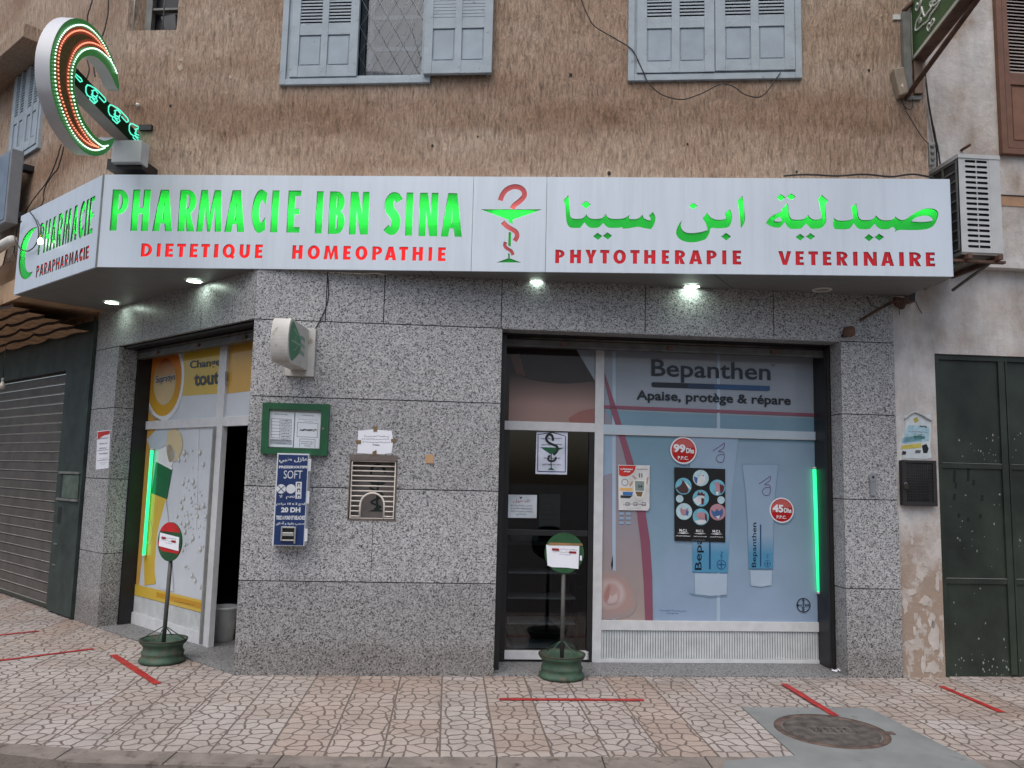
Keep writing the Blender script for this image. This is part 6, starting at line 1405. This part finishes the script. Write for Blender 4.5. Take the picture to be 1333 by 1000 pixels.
b.px(W, [P3(*p) for p in ((170, 388), (650, 400), (600, 412), (540, 440), (400, 520), (385, 520), (260, 440), (215, 402))], EG, Lw+.0018); b.px(W, [P3(*p) for p in ((383, 515), (403, 515), (402, 770), (460, 815), (320, 810), (384, 770))], EG, Lw+.0018)
ARS = '\u0645\u0646 \u0623\u062c\u0644 \u0635\u062d\u062a\u0643\u0645'
for k, (x0, x1, y) in enumerate(((185, 605, 225), (190, 590, 340), (225, 600, 590), (210, 600, 710))): scribble(b, W, [P3(x0, y-22), P3(x1, y-22), P3(x1, y+24), P3(x0, y+24)], INK, Lw+.005, 1, 60+k, .45)
tag(b.build('emblem_poster'), 'white poster of a snake round a green bowl on the dark glass door', 'poster')
b = MB(); b.px(W, [(658, 644), (699, 644.5), (698.5, 674.5), (657.5, 674)], M('sheet_bluish', srgb(196, 204, 212), .6), .001, .003); text(b, W, arabic('\u0627\u0644\u062f\u062e\u0648\u0644')+' ', [(668, 650), (689, 650.5), (689, 655), (668, 654.5)], INKRED, .0025)
scribble(b, W, [(664, 656), (694, 657), (693, 672), (663, 671)], INKGREY, .0025, 4, 71, .4); b.px(W, [(676, 647), (680, 647), (678, 650)], INK, .0025)
tag(b.build('paper_notice'), 'white printed sheet on the left half of the dark glass door', 'notice')
b = MB(); b.px(W, [(702, 643), (729.5, 643.5), (729, 686), (701.5, 685.5)], M('sheet_shaded', srgb(96, 110, 106), .8), -.06, .002)
for y in (656, 664, 670, 676): b.stroke(W, [W.uz(704, y, -.055), W.uz(727, y+.4, -.055)], .003, INK, -.058)
tag(b.build('inside_sheet'), 'grey green sheet hanging behind the dark door glass beside the white sheet', 'notice')
# glucose meter poster
b = MB(); P5 = lambda x, y: (800+x/14.28, 600+y/14.28); Lg = .016; LB = MB
def gp(pts, c, k, nm): b.px(W, [P5(*p) for p in pts], M(nm, srgb(*c), .5), Lg+.0012*k)
b.px(W, [P5(70, 75), P5(655, 85), P5(648, 870), P5(625, 925), P5(75, 915)], M('poster_white', srgb(214, 214, 212), .5), Lg, .003)
gp([(80, 88)]+[(395, 90), (385, 150), (350, 215), (290, 265), (210, 292), (130, 285), (85, 262)], (196, 44, 32), 1, 'poster_scarlet')
gp([(400, 360)] and [(345, 380), (400, 355), (540, 358), (580, 390), (575, 560), (545, 680), (480, 735), (420, 715), (365, 620)], (228, 228, 222), 2, 'meter_white'); gp([(380, 375), (555, 380), (545, 560), (385, 555)], (128, 144, 140), 3, 'meter_screen'); gp([(385, 570), (525, 575), (500, 665), (420, 655)], (120, 96, 60), 3, 'meter_button')
gp([(95, 500), (335, 505), (335, 565), (95, 555)], (222, 176, 110), 1, 'poster_apricot'); gp([(155, 575), (345, 580), (330, 640), (155, 635)], (60, 112, 176), 1, 'poster_sky'); gp([(110, 640), (340, 645), (280, 698), (110, 690)], (44, 50, 50), 1, 'poster_dark'); gp([(335, 260), (420, 330), (380, 345), (330, 290)], (190, 150, 126), 1, 'poster_hand'); gp([(270, 440), (330, 370), (345, 400), (290, 490)], (196, 160, 138), 1, 'poster_hand'); gp([(600, 310), (635, 300), (610, 440), (590, 430)], (190, 150, 126), 1, 'poster_hand')
u_, z_ = W.uz(*P5(185, 400)); b.poly(W, [arc(u_, z_, .032, .032, 0, 360, 24)[:-1], arc(u_, z_, .026, .026, 0, 360, 24)[:-1]], Lg+.0013, M('poster_blue_grey', srgb(110, 130, 150), .5))
text(b, W, '04', [P5(440, 445), P5(515, 448), P5(515, 505), P5(440, 502)], INK, Lg+.006, .01); scribble(b, W, [P5(100, 130), P5(345, 135), P5(345, 225), P5(100, 220)], PAPER, Lg+.004, 2, 81, .8); scribble(b, W, [P5(415, 140), P5(620, 142), P5(620, 170), P5(415, 168)], INKGREY, Lg+.003, 1, 82, .6)
for x in (455, 500): gp([(x, 230), (x+16, 230), (x+16, 310), (x, 310)], (60, 64, 84), 2, 'poster_strip')
for x in (200, 345, 500): b.poly(W, [[W.uz(*P5(*p)) for p in ((x, 770), (x+70, 772), (x+68, 835), (x-2, 833))], [W.uz(*P5(*p)) for p in ((x+8, 780), (x+62, 781), (x+60, 826), (x+6, 825))]], Lg+.0015, INKGREY)
scribble(b, W, [P5(150, 775), P5(590, 780), P5(590, 840), P5(150, 836)], INKGREY, Lg+.002, 1, 83, .3); scribble(b, W, [P5(225, 870), P5(490, 873), P5(490, 892), P5(225, 889)], INKGREY, Lg+.002, 1, 84)
tag(b.build('meter_poster'), 'white poster of a handheld glucose meter with a red corner on the shop window', 'poster')
# animal poster
b = MB(); P6 = lambda x, y: (795+x/8.331, 595+y/8.331); La = .016
b.px(W, [P6(690, 112), P6(1242, 130), P6(1243, 925), P6(692, 908)], M('poster_black', (.008, .008, .009), .35), La, .003)
SKY1, SKY2 = M('roundel_sky', srgb(110, 176, 196), .5, .12, 30), M('roundel_pale', srgb(178, 206, 214), .5, .1, 30); PNK = M('roundel_pink', srgb(176, 132, 142), .5); BRW = M('roundel_brown', srgb(70, 46, 48), .5); WHT = M('roundel_white', srgb(216, 218, 220), .5); BLU = M('roundel_blue', srgb(62, 96, 150), .5); MAR = M('roundel_maroon', srgb(92, 32, 40), .5)
def rnd(cx, cy, r, mat):
    u_, z_ = W.uz(*P6(cx, cy)); rr = r/8.331*(W.u(900, 650)-W.u(899, 650)); b.disc(W, u_, z_, rr, La+.0012, mat, 28); return u_, z_, rr
def shp(c, pts, mat, k=2): b.poly(W, [chaikin([(c[0]+x*c[2], c[1]+y*c[2]) for x, y in pts], 60)], La+.0012*k, mat)
c = rnd(783, 316, 88, SKY1); shp(c, [(-.95, -.25), (-.3, .1), (-.1, .75), (.1, .55), (.65, -.35), (.5, -.8), (-.3, -.92)], BRW); shp(c, [(.1, .6), (.9, -.1), (.85, -.4), (.5, -.1)], WHT, 3)       # horse
c = rnd(971, 228, 86, SKY2); shp(c, [(-.9, -.4), (-.2, .0), (.0, .4), (.3, .55), (.55, .1), (.5, -.5), (-.1, -.95)], WHT); shp(c, [(.15, .35), (.35, .4), (.3, .2)], BRW, 3); shp(c, [(-.9, .2), (-.4, .0), (-.5, -.7), (-.8, -.5)], BLU, 3)  # dove
c = rnd(1150, 332, 85, SKY1); shp(c, [(-.4, .6), (.0, .75), (.3, .5), (.25, -.2), (.05, -.85), (-.3, -.8), (-.2, 0)], PNK); shp(c, [(.3, .5), (.9, .2), (.8, -.4), (.4, -.8), (.3, -.2)], MAR, 3); shp(c, [(-.2, -.55), (.1, -.5), (.1, -.9), (-.2, -.9)], WHT, 4)  # cow
c = rnd(971, 446, 88, SKY1); shp(c, [(-.95, -.2), (-.3, .3), (.4, .3), (.45, -.1), (.2, -.5), (-.4, -.9)], WHT); shp(c, [(-.5, .35), (-.3, .75), (-.05, .55), (.15, .8), (.3, .5), (.5, .55), (.45, .25), (.0, .35)], MAR, 3); shp(c, [(.05, .05), (.4, -.05), (.3, -.75), (.05, -.7)], MAR, 4)  # cock
c = rnd(790, 590, 87, SKY2); shp(c, [(-.45, .5), (-.15, .25), (.2, .25), (.5, .5), (.5, -.1), (.2, -.5), (-.2, -.5), (-.5, -.1)], PNK); shp(c, [(.25, .2), (.6, .0), (.45, -.5), (.2, -.4)], BLU, 3)  # cat
c = rnd(971, 648, 88, SKY1); shp(c, [(-.6, .2), (-.2, .6), (.5, .5), (.65, -.1), (.3, -.4), (-.3, -.25)], PNK); shp(c, [(-.8, -.5), (.2, -.3), (.7, -.5), (.4, -.85), (-.3, -.9)], WHT, 3); shp(c, [(.5, .5), (.75, .2), (.75, -.6), (.5, -.3)], BRW, 4)   # camel
c = rnd(1153, 597, 87, PNK); shp(c, [(-.8, .3), (-.4, .0), (-.1, .4), (.2, .1), (.6, .5), (.7, -.2), (.3, -.7), (-.4, -.7), (-.8, -.1)], BLU); shp(c, [(-.3, -.5), (.3, -.4), (.1, -.85)], WHT, 3)  # dog
for x, y in ((742, 452), (1190, 466)): rnd(x, y, 40, SKY2)
for x0, x1 in ((745, 830), (925, 1010), (1105, 1190)):
    y = 780 if x0 < 800 else 786 if x0 < 1000 else 790
    text(b, W, 'M.C.I.', [P6(x0, y), P6(x1, y+3), P6(x1, y+32), P6(x0, y+29)], WHT, La+.002, .03); b.px(W, [P6(x0-25, y+44), P6((x0+x1)/2, y+38), P6(x1+25, y+46), P6((x0+x1)/2, y+52)], WHT, La+.002); scribble(b, W, [P6(x0-40, y+66), P6(x1+40, y+70), P6(x1+40, y+88), P6(x0-40, y+84)], WHT, La+.002, 1, x0, .6)
scribble(b, W, [P6(880, 895), P6(1035, 898), P6(1035, 908), P6(880, 905)], WHT, La+.002, 1, 99)
tag(b.build('animal_poster'), 'black poster with round animal pictures on the shop window', 'poster')
# green tubes
def gtube(pl, a, c, label, w_=.03):
    t = thing('neon_tube', label, 'neon tube', pl.at(*c, w_), 'green neon tubes on the shop windows'); p, q = Vector(pl.at(*a, w_)), Vector(pl.at(*c, w_)); d = (q-p).normalized()
    mb = MB(); mb.tube([p+d*.02, q-d*.02], .0165, m_emit('green_neon', (.03, 1., .34), 1.15), 10); mb.build('lit_tube', t)
    mb = MB(); mb.tube([p, p+d*.02], .018, WHITEPL, 10); mb.build('end_cap', t); mb = MB(); mb.tube([q-d*.02, q], .018, WHITEPL, 10); mb.build('end_cap', t)
gtube(W, (1060, 608), (1066, 773), 'lit green neon tube at the right edge of the blue window film')
gtube(CW, (198, 584), (187, 725), 'lit green neon tube at the left edge of the yellow window film')

# ================================================================== INSIDE
ds = thing('display_stand', 'dark display stand with pale glass shelves behind the glass door', 'shelf', W.pt((du0+du1)/2, .01, -.45))
b = MB(); a, c = du0+.10, du1-.08
b.box(W, a, c, .012, 1.0, -.72, -.70, M('stand_back', (.02, .021, .024), .7)); b.box(W, a, a+.015, .012, 1.0, -.7, -.35, BLACK); b.box(W, c-.015, c, .012, 1.0, -.7, -.35, BLACK); b.box(W, a, c, 1.0, 1.03, -.72, -.33, M('counter_top', srgb(86, 90, 92), .4)); b.build('cabinet', ds)
SHE = M('glass_shelf', srgb(205, 212, 214), .3)
for yy in (746, 779, 812, 843):
    b = MB(); z = W.z(710, yy, -.35); b.box(W, a+.016, c-.016, z-.008, z+.008, -.69, -.35, SHE); b.build('shelf_board', ds)
b = MB(); b.box(W, a+.05, a+.30, 1.032, 1.075, -.6, -.42, M('white_boxes', srgb(150, 158, 160), .6)); tag(b.build('medicine_box'), 'flat pale box lying on the counter behind the glass door', 'box')
bn = CW.at(290, 825, -.25)
wb = thing('waste_bin', 'white plastic waste bin just inside the open left doorway', 'bin', (bn[0], bn[1], .007))
b = MB(); c = (bn[0], bn[1], .01); b.lathe(c, [(.001, 0), (.095, 0), (.125, .30), (.14, .305), (.14, .32), (.12, .32), (.09, .01)], M('bin_plastic', srgb(236, 238, 238), .45), 24); b.build('tub', wb)

# ================================================================== WHEEL RIM SIGN STANDS
def stand(px_g, px_top, yaw, label, red):
    g = ground(*px_g); x, y = g[0], g[1]; t = thing('sign_stand', label, 'sign stand', (x, y, 0), 'sign stands on painted wheel rims')
    RG = M('rim_green', srgb(62, 88, 70), .65, .25, 7, dirt=(srgb(92, 84, 70), 11, .54), bmp=.35); RD = M('rim_edge', srgb(62, 58, 46), .7, .25)
    mb = MB(); c = (x, y, 0)
    mb.lathe(c, [(.13, .010), (.182, .006), (.190, .018), (.184, .034), (.170, .048), (.166, .066), (.172, .078), (.172, .092), (.160, .106), (.158, .132), (.166, .146), (.182, .160), (.192, .178), (.188, .19)], RG, 48)
    mb.lathe(c, [(.188, .19), (.176, .186), (.160, .160), (.150, .118), (.140, .108), (.10, .112), (.085, .126), (.045, .128), (.04, .118), (.001, .118)], RG, 48); rim = mb.build('wheel_rim', t)
    mb = MB(); mb.lathe(c, [(.187, .187), (.196, .186), (.196, .194), (.183, .195), (.181, .188)], RD, 48); mb.build('rim_lip', rim)
    F = Pl((x, y, 0), yaw); top = F.at(*px_top); 
    zt = top[2]; off = Vector((top[0]-x, top[1]-y, 0)); A, B = Vector((x, y, .115)), Vector((top[0], top[1], zt-.10))
    POLE = M('pole_grey', srgb(84, 84, 80), .6, .12, 10, metal=.2, dirt=(srgb(60, 82, 62), 8, .66)); mb = MB(); mb.tube([A, B], .0175, POLE, 12); mb.build('pole', t)
    for k in range(4):
        an = R_(35+90*k+yaw); mb = MB(); p = A+(B-A)*.09; p.z = max(p.z, .30); mb.tube([p, Vector((x+.180*math.cos(an), y+.180*math.sin(an), .19))], .0045, RG, 6); mb.build('brace', t)
    r = .166; cc = (uof(F, (top[0], top[1])), zt); fw = .02
    DISC = M('disc_green', srgb(36, 84, 48), .5, .2, 7, dirt=(srgb(60, 84, 60), 12, .62)); mb = MB(); ci = arc(cc[0], cc[1], r, r, 0, 360, 44)[:-1]
    mb.poly(F, [ci], fw+.006, DISC, .012); mb.poly(F, [ci], fw-.006, DISC)
    if red:
        REDP = M('disc_red', srgb(184, 32, 34), .5, .1)
        mb.poly(F, [[(a, z) for a, z in arc(cc[0], cc[1], r, r, 30, 150, 20)]], fw+.0075, REDP); mb.poly(F, [arc(cc[0], cc[1], r, r, 180, 192, 4)+[(cc[0]-.1, cc[1]-.085)]+arc(cc[0], cc[1], r, r, 325, 344, 4)[:]+[(cc[0]+.05, cc[1]-.055)]], fw+.0075, REDP)
    disc = mb.build('disc', t)
    mb = MB(); a = cc[0]
    if red: lp = [(a-.135, cc[1]+.07), (a+.14, cc[1]+.045), (a+.14, cc[1]-.07), (a-.14, cc[1]-.045)]
    else: lp = [(a-.155, cc[1]+.065), (a+.125, cc[1]+.06), (a+.12, cc[1]-.13), (a+.02, cc[1]-.12), (a-.10, cc[1]-.118), (a-.14, cc[1]-.105)]
    f2 = [F.pt(u_, z_, fw+.011) for u_, z_ in lp]; mb.poly(F, [lp], fw+.011, PAPER, .0015)
    w2, h2 = .23, .15
    def Qd(x0, y0, x1, y1): return [tuple(map(float, pj(F.pt(a+u_, cc[1]+z_, fw+.0125)))) for u_, z_ in ((x0, y1), (x1, y1-.008), (x1, y0-.008), (x0, y0))]
    scribble(mb, F, Qd(-.11, -.02, .11, .045), INKGREY, fw+.0125, 3, 7 if red else 8, .3)
    for u_, z_ in ((-.075, .028), (.07, .006)): mb.poly(F, [[(a+u_-.03, cc[1]+z_-.008), (a+u_+.03, cc[1]+z_-.010), (a+u_+.03, cc[1]+z_+.008), (a+u_-.03, cc[1]+z_+.010)]], fw+.014, M('marker_red', srgb(150, 20, 24), .6))
    mb.build('paper_sheet', disc)
    if not red:
        mb = MB(); mb.poly(F, [[(a-.13, cc[1]+.085), (a+.15, cc[1]+.08), (a+.155, cc[1]+.062), (a-.14, cc[1]+.062)]], fw+.0135, M('parcel_tape', srgb(150, 116, 76), .4, .15)); mb.poly(F, [[(a+.132, cc[1]-.06), (a+.148, cc[1]-.06), (a+.148, cc[1]-.02), (a+.132, cc[1]-.02)]], fw+.009, PAPER); mb.build('tape', disc)
def pj(p):
    c = CAMR @ (np.array(p)-O); return (666.5+FPX*c[0]/c[2], 500+FPX*c[1]/c[2])
stand((731, 882), (734, 719.5), 5, 'green wheel rim stand with a white sheet on a green disc before the glass door', False)
stand((211, 861.5), (224, 705), -33, 'green wheel rim stand with a red and green disc before the yellow window', True)

# ================================================================== LITTER
b = MB(); g = G.at(1082, 877, -.18); rd = random.Random(2)
for k in range(3):
    x, y = g[0]+k*.03, g[1]-k*.02; b.add([(x+rd.uniform(-.04, .04), y+rd.uniform(-.03, .03), .014+rd.uniform(.002, .03)) for _ in range(5)], [(0, 1, 2), (2, 3, 4), (0, 2, 4)], PAPER)
tag(b.build('crumpled_paper'), 'scrap of crumpled white paper on the sill at the right end of the window', 'litter')
